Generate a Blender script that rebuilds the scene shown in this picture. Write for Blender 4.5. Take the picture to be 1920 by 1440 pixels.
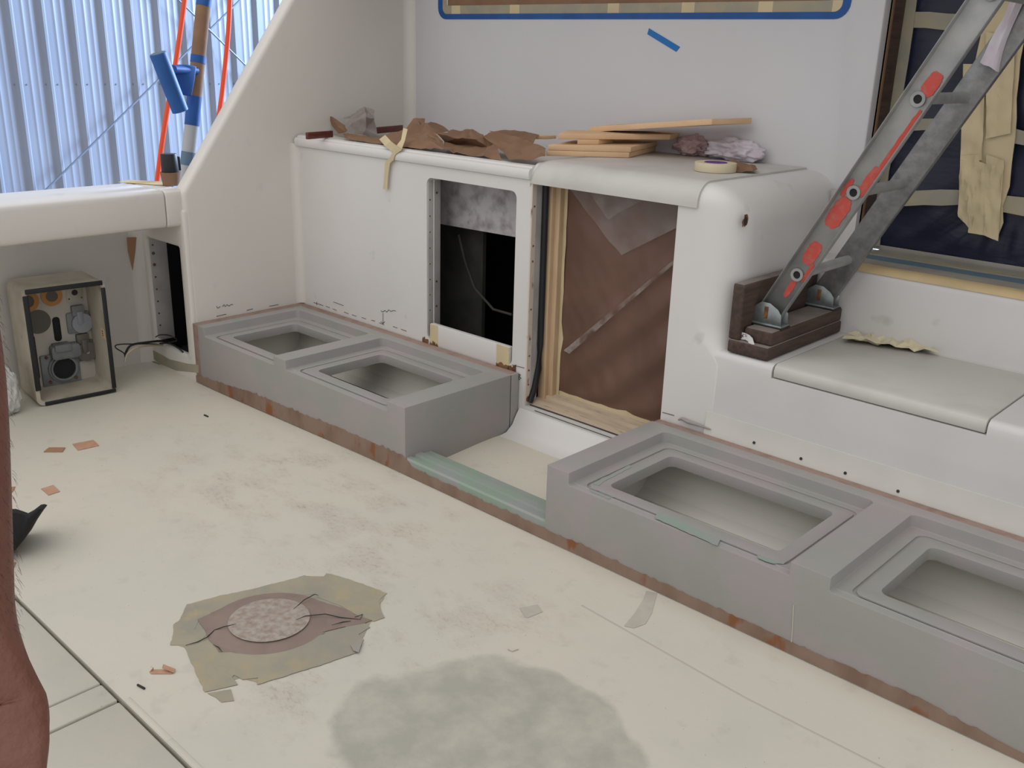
import bpy, bmesh, math, random
from mathutils import Vector, Matrix, noise
SC = bpy.context.scene
for o in list(bpy.data.objects): bpy.data.objects.remove(o, do_unlink=True)
COL = SC.collection
R = math.radians
# ---------------------------------------------------------------- camera
W_, H_ = 1920.0, 1440.0
VX = (-1072.0, 37.0); VY = (2750.0, 148.0); CX, CY = 960.0, 720.0
F = math.sqrt(-((VX[0]-CX)*(VY[0]-CX)+(VX[1]-CY)*(VY[1]-CY)))
ax = -Vector((VX[0]-CX, VX[1]-CY, F)).normalized()
ay = Vector((VY[0]-CX, VY[1]-CY, F)).normalized()
az = ax.cross(ay)
M3 = Matrix((ax, ay, az))                 # world = M3 @ camera vector (x right, y down, z forward)
CAM = Vector((0, 0, 1.5))
cd = bpy.data.cameras.new('camera'); cam = bpy.data.objects.new('camera', cd); COL.objects.link(cam)
cd.sensor_fit = 'HORIZONTAL'; cd.sensor_width = 36.0; cd.lens = F/W_*36.0
cd.clip_start = .02; cd.clip_end = 200
rgt = M3 @ Vector((1, 0, 0)); upv = -(M3 @ Vector((0, 1, 0))); bck = -(M3 @ Vector((0, 0, 1)))
mw = Matrix((rgt, upv, bck)).transposed().to_4x4(); mw.translation = CAM
cam.matrix_world = mw
SC.camera = cam
# ---------------------------------------------------------------- world, light, exposure
wd = bpy.data.worlds.new('world'); SC.world = wd; wd.use_nodes = True
nt = wd.node_tree; nt.nodes.clear()
wo = nt.nodes.new('ShaderNodeOutputWorld'); wb = nt.nodes.new('ShaderNodeBackground')
wb.inputs[0].default_value = (0.955, 0.955, 1.0, 1); wb.inputs[1].default_value = 0.86
nt.links.new(wb.outputs[0], wo.inputs[0])
sd = bpy.data.lights.new('daylight', 'SUN'); sun = bpy.data.objects.new('daylight', sd); COL.objects.link(sun)
sd.energy = 0.80; sd.angle = R(80); sd.color = (1.0, 0.94, 0.82)
sun.rotation_euler = Vector((0.08, -0.55, 0.95)).to_track_quat('Z', 'Y').to_euler()
ad = bpy.data.lights.new('hangar_wall_fill', 'AREA'); al = bpy.data.objects.new('hangar_wall_fill', ad); COL.objects.link(al)  # unseen lamp added to graze and brighten the ribbed hangar wall
ad.shape = 'RECTANGLE'; ad.size = 5; ad.size_y = 4; ad.energy = 5900; ad.color = (0.50, 0.68, 1.0)
al.location = (-5.6, 15.0, 4.4); al.rotation_euler = (Vector((-5.6, 15.0, 4.4))-Vector((-10.4, 6, 1))).to_track_quat('Z', 'Y').to_euler()
SC.view_settings.view_transform = 'Standard'; SC.view_settings.look = 'None'
SC.view_settings.exposure = 0.0; SC.view_settings.gamma = 1.0
SC.view_settings.use_curve_mapping = False
# ---------------------------------------------------------------- pixel -> point on a known plane
def ray(px, py): return M3 @ Vector((px-CX, py-CY, F))
def onx(px, py, x): d = ray(px, py); return CAM + d*(x/d.x)
def ony(px, py, y): d = ray(px, py); return CAM + d*(y/d.y)
def onz(px, py, z=0.0): d = ray(px, py); return CAM + d*((z-CAM.z)/d.z)
def sm(t): t = max(0, min(1, t)); return t*t*(3-2*t)
def FZ(x, y):                              # cambered deck
    return .022*sm((x+3.96)/1.5) + .02*max(0, min(1, (y-2.15)/.35))*sm((x+3.96)/1.2)
def onf(px, py, dz=0.0):
    z = 0.0
    for _ in range(4):
        p = onz(px, py, z); z = FZ(p.x, p.y)+dz
    return onz(px, py, z)
# ---------------------------------------------------------------- materials
def mat(name, col, rough=.6, metal=0.0, col2=None, scale=6.0, thr=(.4, .65), bump=0.0, bscale=60.0,
        spec=.4, alpha=1.0, detail=4.0, col3=None, scale3=40, thr3=(.6, .7), stretch=(1, 1, 1), emit=None):
    m = bpy.data.materials.new(name); m.use_nodes = True
    n = m.node_tree; N = n.nodes; L = n.links
    b = N['Principled BSDF']
    b.inputs['Roughness'].default_value = rough; b.inputs['Metallic'].default_value = metal
    b.inputs['Specular IOR Level'].default_value = spec
    b.inputs['Base Color'].default_value = (*col, 1)
    b.inputs['Alpha'].default_value = alpha
    if col2 or bump or col3:
        g = N.new('ShaderNodeNewGeometry')
        mp = N.new('ShaderNodeMapping'); mp.inputs['Scale'].default_value = stretch
        L.new(g.outputs['Position'], mp.inputs['Vector'])
        out = None
        if col2:
            t = N.new('ShaderNodeTexNoise'); t.inputs['Scale'].default_value = scale; t.inputs['Detail'].default_value = detail
            L.new(mp.outputs[0], t.inputs['Vector'])
            r = N.new('ShaderNodeMapRange'); r.inputs['From Min'].default_value = thr[0]; r.inputs['From Max'].default_value = thr[1]
            L.new(t.outputs['Fac'], r.inputs['Value'])
            mx = N.new('ShaderNodeMix'); mx.data_type = 'RGBA'
            mx.inputs['A'].default_value = (*col, 1); mx.inputs['B'].default_value = (*col2, 1)
            L.new(r.outputs[0], mx.inputs['Factor']); out = mx.outputs['Result']
        if col3:
            t = N.new('ShaderNodeTexNoise'); t.inputs['Scale'].default_value = scale3; t.inputs['Detail'].default_value = 3
            L.new(mp.outputs[0], t.inputs['Vector'])
            r = N.new('ShaderNodeMapRange'); r.inputs['From Min'].default_value = thr3[0]; r.inputs['From Max'].default_value = thr3[1]
            L.new(t.outputs['Fac'], r.inputs['Value'])
            mx = N.new('ShaderNodeMix'); mx.data_type = 'RGBA'
            mx.inputs['A'].default_value = (*col, 1); mx.inputs['B'].default_value = (*col3, 1)
            if out: L.new(out, mx.inputs['A'])
            L.new(r.outputs[0], mx.inputs['Factor']); out = mx.outputs['Result']
        if out: L.new(out, b.inputs['Base Color'])
        if bump:
            t = N.new('ShaderNodeTexNoise'); t.inputs['Scale'].default_value = bscale; t.inputs['Detail'].default_value = 3
            L.new(mp.outputs[0], t.inputs['Vector'])
            bp = N.new('ShaderNodeBump'); bp.inputs['Strength'].default_value = bump; bp.inputs['Distance'].default_value = .01
            L.new(t.outputs['Fac'], bp.inputs['Height']); L.new(bp.outputs[0], b.inputs['Normal'])
    return m
MT = {}
MT['gel'] = mat('white_gelcoat', (.66, .63, .575), .42, col2=(.625, .595, .545), scale=1.8, thr=(.35, .75), bump=.05, bscale=25, col3=(.50, .485, .46), scale3=7, thr3=(.66, .85))
MT['gel_cool_light'] = mat('white_gelcoat_cool_light', (.58, .57, .575), .5, col2=(.555, .545, .555), scale=1.5, thr=(.35, .75), bump=.04, bscale=30)  # same gelcoat, with the cooler light on the cabin side put into the colour
MT['cab'] = mat('white_cabinet', (.66, .64, .615), .42, col2=(.62, .60, .575), scale=2.2, thr=(.4, .75), bump=.04, bscale=30, col3=(.42, .41, .38), scale3=9, thr3=(.68, .9))
MT['counter'] = mat('dirty_counter', (.60, .58, .54), .5, col2=(.47, .45, .41), scale=7, thr=(.5, .75), bump=.05)
MT['creamcove'] = mat('cream_cove', (.62, .605, .55), .5, col2=(.59, .575, .53), scale=6)
MT['step'] = mat('step_white', (.615, .598, .578), .5, col2=(.575, .56, .542), scale=4, thr=(.45, .8), bump=.05, bscale=40, col3=(.34, .32, .28), scale3=7, thr3=(.7, .9))
MT['lid'] = mat('lid_white', (.535, .515, .48), .5, col2=(.45, .43, .395), scale=5, thr=(.48, .8), bump=.05, bscale=50)
MT['primer'] = mat('grey_primer', (.330, .303, .295), .7, col2=(.300, .300, .277), scale=4.5, thr=(.44, .6), bump=.05, bscale=120)
MT['primer_green'] = mat('grey_primer_green', (.30, .315, .30), .7, col2=(.255, .33, .265), scale=9, thr=(.42, .58), bump=.05, bscale=120)
MT['inner'] = mat('inside_primer', (.60, .58, .54), .8)
MT['board'] = mat('brown_faced_board', (.25, .17, .125), .7, col2=(.19, .12, .085), scale=14, thr=(.4, .7), bump=.1, col3=(.22, .085, .035), scale3=13, thr3=(.59, .66), stretch=(1, 1, .5))
MT['boardtop'] = mat('brown_board_edge', (.30, .21, .175), .75, col2=(.22, .14, .11), scale=20, thr=(.45, .75))
MT['wooddark'] = mat('dark_teak', (.085, .052, .038), .75, col2=(.05, .032, .026), scale=8, thr=(.35, .65), bump=.3, bscale=50, stretch=(8, 1, 8))
MT['dusty'] = mat('dusty_plank', (.20, .175, .16), .9, col2=(.15, .12, .105), scale=12, thr=(.4, .7))
MT['mahogany'] = mat('varnished_mahogany', (.13, .028, .018), .3, col2=(.08, .018, .012), scale=12, stretch=(6, 1, 6))
MT['pine'] = mat('pine', (.55, .40, .25), .6, col2=(.48, .33, .20), scale=9, thr=(.4, .7), stretch=(6, 6, .6))
MT['pinepale'] = mat('pale_pine', (.50, .41, .30), .65, col2=(.42, .33, .24), scale=9, thr=(.4, .7), stretch=(.8, 6, 6), col3=(.25, .19, .14), scale3=14, thr3=(.62, .75))
MT['foam'] = mat('buff_foam_board', (.68, .46, .27), .75, col2=(.63, .42, .25), scale=10)
MT['tape'] = mat('tan_masking_tape', (.60, .50, .31), .7, col2=(.52, .43, .27), scale=9, thr=(.4, .7), bump=.1)
MT['tapedirty'] = mat('dirty_masking_tape', (.36, .325, .235), .75, col2=(.30, .285, .225), scale=9, thr=(.4, .65), bump=.1, col3=(.40, .33, .20), scale3=14, thr3=(.55, .75))
MT['tapeyellow'] = mat('yellow_tape', (.55, .42, .22), .65, col2=(.48, .37, .21), scale=12)
MT['tapegrey'] = mat('dusty_tape', (.34, .32, .28), .75, col2=(.30, .28, .24), scale=10)
MT['blue'] = mat('blue_tape', (.012, .085, .30), .55, col2=(.010, .07, .25), scale=12)
MT['bluelight'] = mat('blue_tape_bright', (.01, .15, .44), .55)
MT['bluedust'] = mat('dusty_blue_tape', (.10, .17, .235), .75, col2=(.13, .18, .22), scale=9)
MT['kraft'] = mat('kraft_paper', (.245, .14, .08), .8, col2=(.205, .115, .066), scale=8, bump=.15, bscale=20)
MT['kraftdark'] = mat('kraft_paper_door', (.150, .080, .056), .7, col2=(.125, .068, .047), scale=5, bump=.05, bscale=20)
MT['kraftfloor'] = mat('kraft_floor', (.27, .205, .17), .75, col2=(.235, .175, .15), scale=12)
MT['whitepow'] = mat('dusty_film', (.40, .36, .31), .8, col2=(.29, .225, .19), scale=60, thr=(.36, .66), detail=8)
MT['greybag'] = mat('grey_paper', (.30, .27, .255), .7, col2=(.24, .20, .18), scale=12, bump=.2, bscale=30)
MT['rag'] = mat('rag_white', (.62, .58, .62), .9, col2=(.52, .46, .50), scale=9)
MT['ragpink'] = mat('rag_pink', (.50, .36, .36), .9, col2=(.42, .29, .29), scale=12)
MT['purple'] = mat('purple_core', (.10, .02, .25), .5)
MT['rolltape'] = mat('tape_roll', (.60, .53, .36), .7)
MT['black'] = mat('black_rubber', (.012, .012, .014), .5)
MT['blackcable'] = mat('black_cable', (.01, .01, .012), .45)
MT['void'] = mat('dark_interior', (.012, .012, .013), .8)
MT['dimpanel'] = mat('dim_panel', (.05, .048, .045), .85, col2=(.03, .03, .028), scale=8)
MT['insul'] = mat('mottled_insulation', (.52, .49, .50), .9, col2=(.27, .24, .245), scale=18, thr=(.42, .72), detail=10, col3=(.17, .11, .12), scale3=10, thr3=(.66, .74))
MT['alu'] = mat('galvanised', (.30, .30, .295), .55, metal=.55, col2=(.22, .22, .22), scale=28, thr=(.4, .65), detail=6, bump=.15, bscale=90)
MT['aluface'] = mat('dull_aluminium', (.36, .36, .345), .5, metal=.35, col2=(.26, .27, .27), scale=11, thr=(.4, .7), detail=5, bump=.05)
MT['zinc'] = mat('zinc_bracket', (.27, .30, .30), .4, metal=.7, col2=(.20, .22, .22), scale=30)
MT['red'] = mat('worn_red_paint', (.50, .07, .055), .65, col2=(.42, .12, .09), scale=60, thr=(.5, .7))
MT['rust'] = mat('rust', (.20, .10, .045), .9, col2=(.08, .03, .015), scale=40)
MT['ruststrip'] = mat('rust_stained_strip', (.60, .52, .44), .7, col2=(.22, .13, .07), scale=30, thr=(.58, .66), stretch=(1, 1, .35), detail=8)
MT['flange'] = mat('flange', (.44, .42, .40), .6, col2=(.36, .34, .32), scale=9)
MT['orange'] = mat('orange_hose', (.72, .07, .015), .45)
MT['hangar'] = mat('hangar_sheet', (.25, .28, .34), .4, metal=.1, col2=(.22, .25, .31), scale=1.2, thr=(.3, .7))
MT['rod'] = mat('brace_rod', (.16, .20, .26), .5, metal=.4)
MT['boxcream'] = mat('cream_fibreglass_box', (.46, .42, .34), .65, col2=(.36, .32, .25), scale=9, thr=(.45, .7), col3=(.22, .17, .11), scale3=7, thr3=(.66, .8))
MT['boxin'] = mat('cream_box_inside', (.46, .425, .37), .6, col2=(.40, .37, .32), scale=9)
MT['sealant'] = mat('orange_sealant', (.46, .22, .07), .7)
MT['holegrey'] = mat('grey_hole', (.13, .12, .105), .9)
MT['sockgrey'] = mat('grey_socket', (.20, .215, .215), .5, col2=(.16, .17, .17), scale=20)
MT['socklight'] = mat('light_socket_cap', (.27, .28, .31), .4)
MT['sockbrown'] = mat('brown_socket_cap', (.13, .115, .10), .5)
MT['chrome'] = mat('bright_screw', (.7, .7, .7), .2, metal=1)
MT['bag'] = mat('white_bag', (.56, .55, .52), .35, bump=.2, bscale=30)
MT['cloth'] = mat('black_cloth', (.014, .014, .016), .8, bump=.3, bscale=80)
MT['chip'] = mat('veneer_chip', (.50, .29, .19), .7, col2=(.44, .25, .16), scale=40)
MT['chipdark'] = mat('veneer_chip_dark', (.36, .19, .11), .7)
MT['marker'] = mat('marker_ink', (.03, .03, .03), .8)
MT['seam'] = mat('seam_caulk', (.47, .44, .37), .8)
MT['residue'] = mat('tape_residue', (.475, .45, .385), .8, col2=(.43, .405, .345), scale=20)
MT['dustygreen'] = mat('smear', (.42, .40, .35), .8)
MT['paperwhite'] = mat('white_label', (.68, .66, .64), .6)
MT['skin'] = mat('skin', (.165, .068, .045), .5, col2=(.125, .038, .028), scale=14, thr=(.4, .7), bump=.25, bscale=120)
MT['shirt'] = mat('shirt', (.10, .13, .20), .9, bump=.1)
MT['jeans'] = mat('jeans', (.05, .07, .12), .9, bump=.1)
MT['hair'] = mat('hair', (.03, .02, .015), .7)
# deck paint with scuffs and the grey-green smear
def deck_mat():
    m = bpy.data.materials.new('deck_paint'); m.use_nodes = True
    n = m.node_tree; N = n.nodes; L = n.links; b = N['Principled BSDF']
    b.inputs['Roughness'].default_value = .6; b.inputs['Specular IOR Level'].default_value = .3
    g = N.new('ShaderNodeNewGeometry'); P = g.outputs['Position']
    def noi(scale, det, stretch=None, rough=.55):
        t = N.new('ShaderNodeTexNoise'); t.inputs['Scale'].default_value = scale; t.inputs['Detail'].default_value = det
        t.inputs['Roughness'].default_value = rough
        if stretch:
            mp = N.new('ShaderNodeMapping'); mp.inputs['Scale'].default_value = stretch[0]; mp.inputs['Rotation'].default_value = (0, 0, stretch[1])
            L.new(P, mp.inputs['Vector']); L.new(mp.outputs[0], t.inputs['Vector'])
        else: L.new(P, t.inputs['Vector'])
        return t.outputs['Fac']
    def rng(v, a, b_, c=0, d=1):
        r = N.new('ShaderNodeMapRange'); r.inputs['From Min'].default_value = a; r.inputs['From Max'].default_value = b_
        r.inputs['To Min'].default_value = c; r.inputs['To Max'].default_value = d; L.new(v, r.inputs['Value']); return r.outputs[0]
    def mth(op, a, b_):
        k = N.new('ShaderNodeMath'); k.operation = op
        for i, v in enumerate((a, b_)):
            if isinstance(v, (int, float)): k.inputs[i].default_value = v
            else: L.new(v, k.inputs[i])
        return k.outputs[0]
    def mix(f, a, c):
        x = N.new('ShaderNodeMix'); x.data_type = 'RGBA'; L.new(f, x.inputs['Factor'])
        for s, v in (('A', a), ('B', c)):
            if isinstance(v, tuple): x.inputs[s].default_value = (*v, 1)
            else: L.new(v, x.inputs[s])
        return x.outputs['Result']
    def ell(px, py, rx, ry, rot, soft=.35, nz=.9, nscale=4.0):
        c = onz(px, py, .02)
        s = N.new('ShaderNodeVectorMath'); s.operation = 'SUBTRACT'; s.inputs[1].default_value = (c.x, c.y, c.z); L.new(P, s.inputs[0])
        mp = N.new('ShaderNodeMapping'); mp.inputs['Rotation'].default_value = (0, 0, rot); mp.inputs['Scale'].default_value = (1/rx, 1/ry, 0)
        mp.vector_type = 'POINT'; L.new(s.outputs[0], mp.inputs['Vector'])
        ln = N.new('ShaderNodeVectorMath'); ln.operation = 'LENGTH'; L.new(mp.outputs[0], ln.inputs[0])
        d = mth('ADD', ln.outputs['Value'], mth('MULTIPLY', mth('SUBTRACT', noi(nscale, 5), .5), nz))
        return rng(d, 1+soft*.5, 1-soft*.5)
    base = mix(rng(noi(1.3, 3), .35, .7), (.60, .565, .475), (.565, .545, .465))
    base = mix(rng(noi(5, 5), .5, .8, 0, .5), base, (.52, .50, .44))
    # broad scuffed zone
    z1 = ell(560, 930, .75, .38, R(-35), .9, .8, 3); z2 = ell(820, 1150, .35, .3, 0, 1.0, .8, 4); z3 = ell(640, 1300, .3, .22, 0, 1.0, .8, 4)
    zz = mth('MAXIMUM', z1, mth('MAXIMUM', z2, z3))
    sc = rng(noi(42, 8, ((1, 1.8, 1), R(30)), .75), .50, .66)
    sc2 = rng(noi(4.5, 6, ((1, 1.6, 1), R(25)), .65), .48, .66)
    base = mix(mth('MULTIPLY', mth('MULTIPLY', zz, sc2), .30), base, (.40, .34, .27))
    base = mix(mth('MULTIPLY', mth('MULTIPLY', zz, mth('MULTIPLY', sc, sc2)), .85), base, (.33, .27, .21))
    base = mix(mth('MULTIPLY', rng(noi(14, 6), .60, .70), .35), base, (.47, .44, .37))
    spk = rng(noi(95, 2), .74, .77); base = mix(mth('MULTIPLY', spk, .6), base, (.15, .13, .10))
    # grey-green smear
    e = mth('MAXIMUM', ell(1000, 1350, .30, .17, R(10), .10, .55, 6), mth('MAXIMUM', ell(800, 1370, .24, .22, R(30), .12, .65, 6), ell(880, 1475, .26, .15, R(20), .12, .5, 6)))
    gcol = mix(rng(noi(9, 8, None, .65), .40, .62), (.375, .362, .31), (.48, .457, .385))
    base = mix(mth('MULTIPLY', e, .92), base, gcol)
    L.new(base, b.inputs['Base Color'])
    bp = N.new('ShaderNodeBump'); bp.inputs['Strength'].default_value = .15; bp.inputs['Distance'].default_value = .005
    L.new(noi(40, 6), bp.inputs['Height']); L.new(bp.outputs[0], b.inputs['Normal'])
    return m
MT['deck'] = deck_mat()
def film_mat(name, col, a0, a1, scale, rough=.3):
    m = mat(name, col, rough, spec=.5); n = m.node_tree; N = n.nodes; L = n.links
    g = N.new('ShaderNodeNewGeometry'); t = N.new('ShaderNodeTexNoise'); t.inputs['Scale'].default_value = scale; t.inputs['Detail'].default_value = 5
    L.new(g.outputs['Position'], t.inputs['Vector'])
    r = N.new('ShaderNodeMapRange'); r.inputs['From Min'].default_value = .35; r.inputs['From Max'].default_value = .7
    r.inputs['To Min'].default_value = a0; r.inputs['To Max'].default_value = a1
    L.new(t.outputs['Fac'], r.inputs['Value']); L.new(r.outputs[0], N['Principled BSDF'].inputs['Alpha'])
    return m
MT['film2'] = film_mat('fold_highlight_film', (.50, .44, .41), .02, .62, 13, .3)  # pale see-through colour for the painted fold highlight
MT['film'] = film_mat('clear_film', (.42, .38, .37), .10, .38, 9, .35)
MT['darkfilm'] = mat('dark_plastic_sheet', (.012, .015, .032), .3, col2=(.022, .022, .045), scale=5, thr=(.4, .7), bump=.35, bscale=7, stretch=(1, 1, 3), spec=.35)
# ---------------------------------------------------------------- mesh helpers
ORG = {}
class MB:
    def __init__(s): s.v = []; s.f = []
    def add(s, vs, fs):
        b = len(s.v); s.v += [Vector(v) for v in vs]; s.f += [tuple(b+i for i in f) for f in fs]; return s
    def box(s, x0, y0, z0, x1, y1, z1):
        return s.add([(x0, y0, z0), (x1, y0, z0), (x1, y1, z0), (x0, y1, z0), (x0, y0, z1), (x1, y0, z1), (x1, y1, z1), (x0, y1, z1)],
                     [(0, 3, 2, 1), (4, 5, 6, 7), (0, 1, 5, 4), (1, 2, 6, 5), (2, 3, 7, 6), (3, 0, 4, 7)])
    def obox(s, c, ux, uy, uz, hx, hy, hz):
        c = Vector(c); ux = Vector(ux).normalized(); uy = Vector(uy).normalized(); uz = Vector(uz).normalized()
        vs = [c+ux*hx*a+uy*hy*b+uz*hz*d for d in (-1, 1) for a, b in ((-1, -1), (1, -1), (1, 1), (-1, 1))]
        return s.add(vs, [(0, 3, 2, 1), (4, 5, 6, 7), (0, 1, 5, 4), (1, 2, 6, 5), (2, 3, 7, 6), (3, 0, 4, 7)])
    def loft(s, loops, cap=True, close=True):
        n = len(loops[0]); b = len(s.v)
        for l in loops: s.v += [Vector(p) for p in l]
        for k in range(len(loops)-1):
            for i in range(n if close else n-1):
                j = (i+1) % n
                s.f.append((b+k*n+i, b+k*n+j, b+(k+1)*n+j, b+(k+1)*n+i))
        if cap:
            s.f.append(tuple(b+i for i in reversed(range(n)))); s.f.append(tuple(b+(len(loops)-1)*n+i for i in range(n)))
        return s
    def prism(s, pts, off):
        off = Vector(off); return s.loft([pts, [Vector(p)+off for p in pts]])
    def ring(s, outer, inner, off):
        off = Vector(off); n = len(outer); O = [Vector(p) for p in outer]; I = [Vector(p) for p in inner]
        b = len(s.v); s.v += O+I+[p+off for p in O]+[p+off for p in I]
        for i in range(n):
            j = (i+1) % n
            s.f += [(b+i, b+j, b+n+j, b+n+i), (b+2*n+i, b+3*n+i, b+3*n+j, b+2*n+j), (b+i, b+2*n+i, b+2*n+j, b+j), (b+n+i, b+n+j, b+3*n+j, b+3*n+i)]
        return s
    def tube(s, pts, r, n=10, cap=True, flat=1.0):
        pts = [Vector(p) for p in pts]; loops = []
        up = Vector((0, 0, 1))
        for i, p in enumerate(pts):
            d = (pts[min(i+1, len(pts)-1)]-pts[max(i-1, 0)]).normalized()
            a = d.cross(up)
            if a.length < .05: a = d.cross(Vector((1, 0, 0)))
            a.normalize(); c = a.cross(d).normalized()
            rr_ = r[i] if isinstance(r, (list, tuple)) else r
            loops.append([p+a*math.cos(t*2*math.pi/n)*rr_+c*math.sin(t*2*math.pi/n)*rr_*flat for t in range(n)])
        return s.loft(loops, cap)
    def disc(s, c, nrm, r, h, n=24, r2=None):
        c = Vector(c); nrm = Vector(nrm).normalized(); a = nrm.orthogonal().normalized(); b_ = nrm.cross(a)
        l0 = [c+a*math.cos(t*2*math.pi/n)*r+b_*math.sin(t*2*math.pi/n)*r for t in range(n)]
        r2 = r if r2 is None else r2
        l1 = [c+nrm*h+a*math.cos(t*2*math.pi/n)*r2+b_*math.sin(t*2*math.pi/n)*r2 for t in range(n)]
        return s.loft([l0, l1])
    def annulus(s, c, nrm, r0, r1, h, n=28):
        c = Vector(c); nrm = Vector(nrm).normalized(); a = nrm.orthogonal().normalized(); b_ = nrm.cross(a)
        def l(r): return [c+a*math.cos(t*2*math.pi/n)*r+b_*math.sin(t*2*math.pi/n)*r for t in range(n)]
        return s.ring(l(r1), l(r0), nrm*h)
    def mesh(s, name, off=Vector((0, 0, 0))):
        me = bpy.data.meshes.new(name); me.from_pydata([v-off for v in s.v], [], s.f); 
        bm = bmesh.new(); bm.from_mesh(me); bmesh.ops.recalc_face_normals(bm, faces=bm.faces); bm.to_mesh(me); bm.free()
        me.update(); return me
    def build(s, name, m, parent=None, bevel=0, seg=2, smooth=None, label=None, solid=0, cut=None, sub=0, limit=32):
        off = ORG.get(parent.name, Vector((0, 0, 0))) if parent else Vector((0, 0, 0))
        me = s.mesh(name, off); o = bpy.data.objects.new(name, me); COL.objects.link(o)
        if not isinstance(m, (list, tuple)): m = [m]
        tmp = []
        if cut:
            for c in cut:
                t = bpy.data.objects.new('tmp', c.mesh('tmp', off)); COL.objects.link(t); tmp.append(t)
                k = o.modifiers.new('b', 'BOOLEAN'); k.operation = 'DIFFERENCE'; k.solver = 'EXACT'; k.object = t
        if sub: k = o.modifiers.new('s', 'SUBSURF'); k.levels = sub; k.render_levels = sub
        if solid: k = o.modifiers.new('so', 'SOLIDIFY'); k.thickness = solid; k.offset = 0
        if bevel:
            k = o.modifiers.new('bv', 'BEVEL'); k.width = bevel; k.segments = seg; k.limit_method = 'ANGLE'; k.angle_limit = R(limit); k.use_clamp_overlap = True
        if o.modifiers:
            dg = bpy.context.evaluated_depsgraph_get(); dg.update()
            ev = bpy.data.meshes.new_from_object(o.evaluated_get(dg)); o.modifiers.clear(); o.data = ev; ev.name = name
            for t in tmp: bpy.data.objects.remove(t, do_unlink=True)
            me = ev
        me.materials.clear()
        for q in m: me.materials.append(MT[q] if isinstance(q, str) else q)
        if smooth is None: smooth = 50 if bevel else (35 if sub else 0)
        if smooth:
            me.polygons.foreach_set('use_smooth', [True]*len(me.polygons)); me.set_sharp_from_angle(angle=R(smooth))
        if parent: o.parent = parent; ORG[o.name] = off
        if label: o['label'] = label
        return o
def _each(s, name, m, parent, **k):
    par_ = list(range(len(s.v)))
    def fd(i):
        while par_[i] != i: par_[i] = par_[par_[i]]; i = par_[i]
        return i
    for f in s.f:
        for i in f[1:]: par_[fd(i)] = fd(f[0])
    gr = {}
    for f in s.f: gr.setdefault(fd(f[0]), []).append(f)
    for fs in gr.values():
        ids = sorted({i for f in fs for i in f}); mp = {a: i for i, a in enumerate(ids)}
        MB().add([s.v[i] for i in ids], [tuple(mp[i] for i in f) for f in fs]).build(name, m, parent, **k)
MB.build_each = _each
def thing(name, label, cat, loc=(0, 0, 0), group=None, kind=None):
    o = bpy.data.objects.new(name, None); COL.objects.link(o); o.location = loc; o.empty_display_size = .05
    ORG[o.name] = Vector(loc); o['label'] = label
    if cat: o['category'] = cat
    if group: o['group'] = group
    if kind: o['kind'] = kind
    return o
def tag(o, label, cat, group=None):
    o['label'] = label; o['category'] = cat
    if group: o['group'] = group
    # put the origin at the thing's own base
    me = o.data; vs = [v.co for v in me.vertices]
    c = Vector(((min(v.x for v in vs)+max(v.x for v in vs))/2, (min(v.y for v in vs)+max(v.y for v in vs))/2, min(v.z for v in vs)))
    me.transform(Matrix.Translation(-c)); o.location = c
    return o
def struct(o, label=None):
    o['kind'] = 'structure'
    if label: o['label'] = label
    return o
def rr(x0, y0, x1, y1, r, n=5, z=0.0, plane='xy'):
    pts = []
    for cx, cy, a0 in ((x1-r, y1-r, 0), (x0+r, y1-r, 90), (x0+r, y0+r, 180), (x1-r, y0+r, 270)):
        for k in range(n+1):
            a = R(a0+90*k/n); pts.append((cx+r*math.cos(a), cy+r*math.sin(a)))
    if plane == 'xy': return [Vector((a, b, z)) for a, b in pts]
    if plane == 'xz': return [Vector((a, z, b)) for a, b in pts]
    return [Vector((z, a, b)) for a, b in pts]
def crumple(c4, nx, ny, amp, seed, facet=True, jag=.0, freq=6.0, nrm=None, ridge=None):
    """c4: four corners in order (u0v0, u1v0, u1v1, u0v1); a creased sheet between them."""
    rnd = random.Random(seed); c4 = [Vector(p) for p in c4]
    if nrm is None: nrm = (c4[1]-c4[0]).cross(c4[3]-c4[0]).normalized()
    nrm = Vector(nrm); b = MB(); g = []
    for j in range(ny+1):
        for i in range(nx+1):
            u = i/nx; v = j/ny
            if 0 < i < nx: u += rnd.uniform(-.3, .3)/nx
            if 0 < j < ny: v += rnd.uniform(-.3, .3)/ny
            if jag and (j in (0, ny)): v += rnd.uniform(-jag, jag)
            if jag and (i in (0, nx)): u += rnd.uniform(-jag, jag)
            p = c4[0].lerp(c4[1], u).lerp(c4[3].lerp(c4[2], u), v)
            q = Vector((u*freq+seed*3.1, v*freq*.7+seed*1.7, seed))
            h = abs(noise.noise(q))*1.7+.5*abs(noise.noise(q*2.3))+rnd.uniform(-.12, .12)
            if ridge: h += ridge(u, v)
            g.append(p+nrm*amp*h)
    fs = []
    for j in range(ny):
        for i in range(nx):
            a = j*(nx+1)+i; q = (a, a+1, a+nx+2, a+nx+1)
            if facet: fs += ([(q[0], q[1], q[2]), (q[0], q[2], q[3])] if rnd.random() < .5 else [(q[0], q[1], q[3]), (q[1], q[2], q[3])])
            else: fs.append(q)
    return b.add(g, fs)
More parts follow.
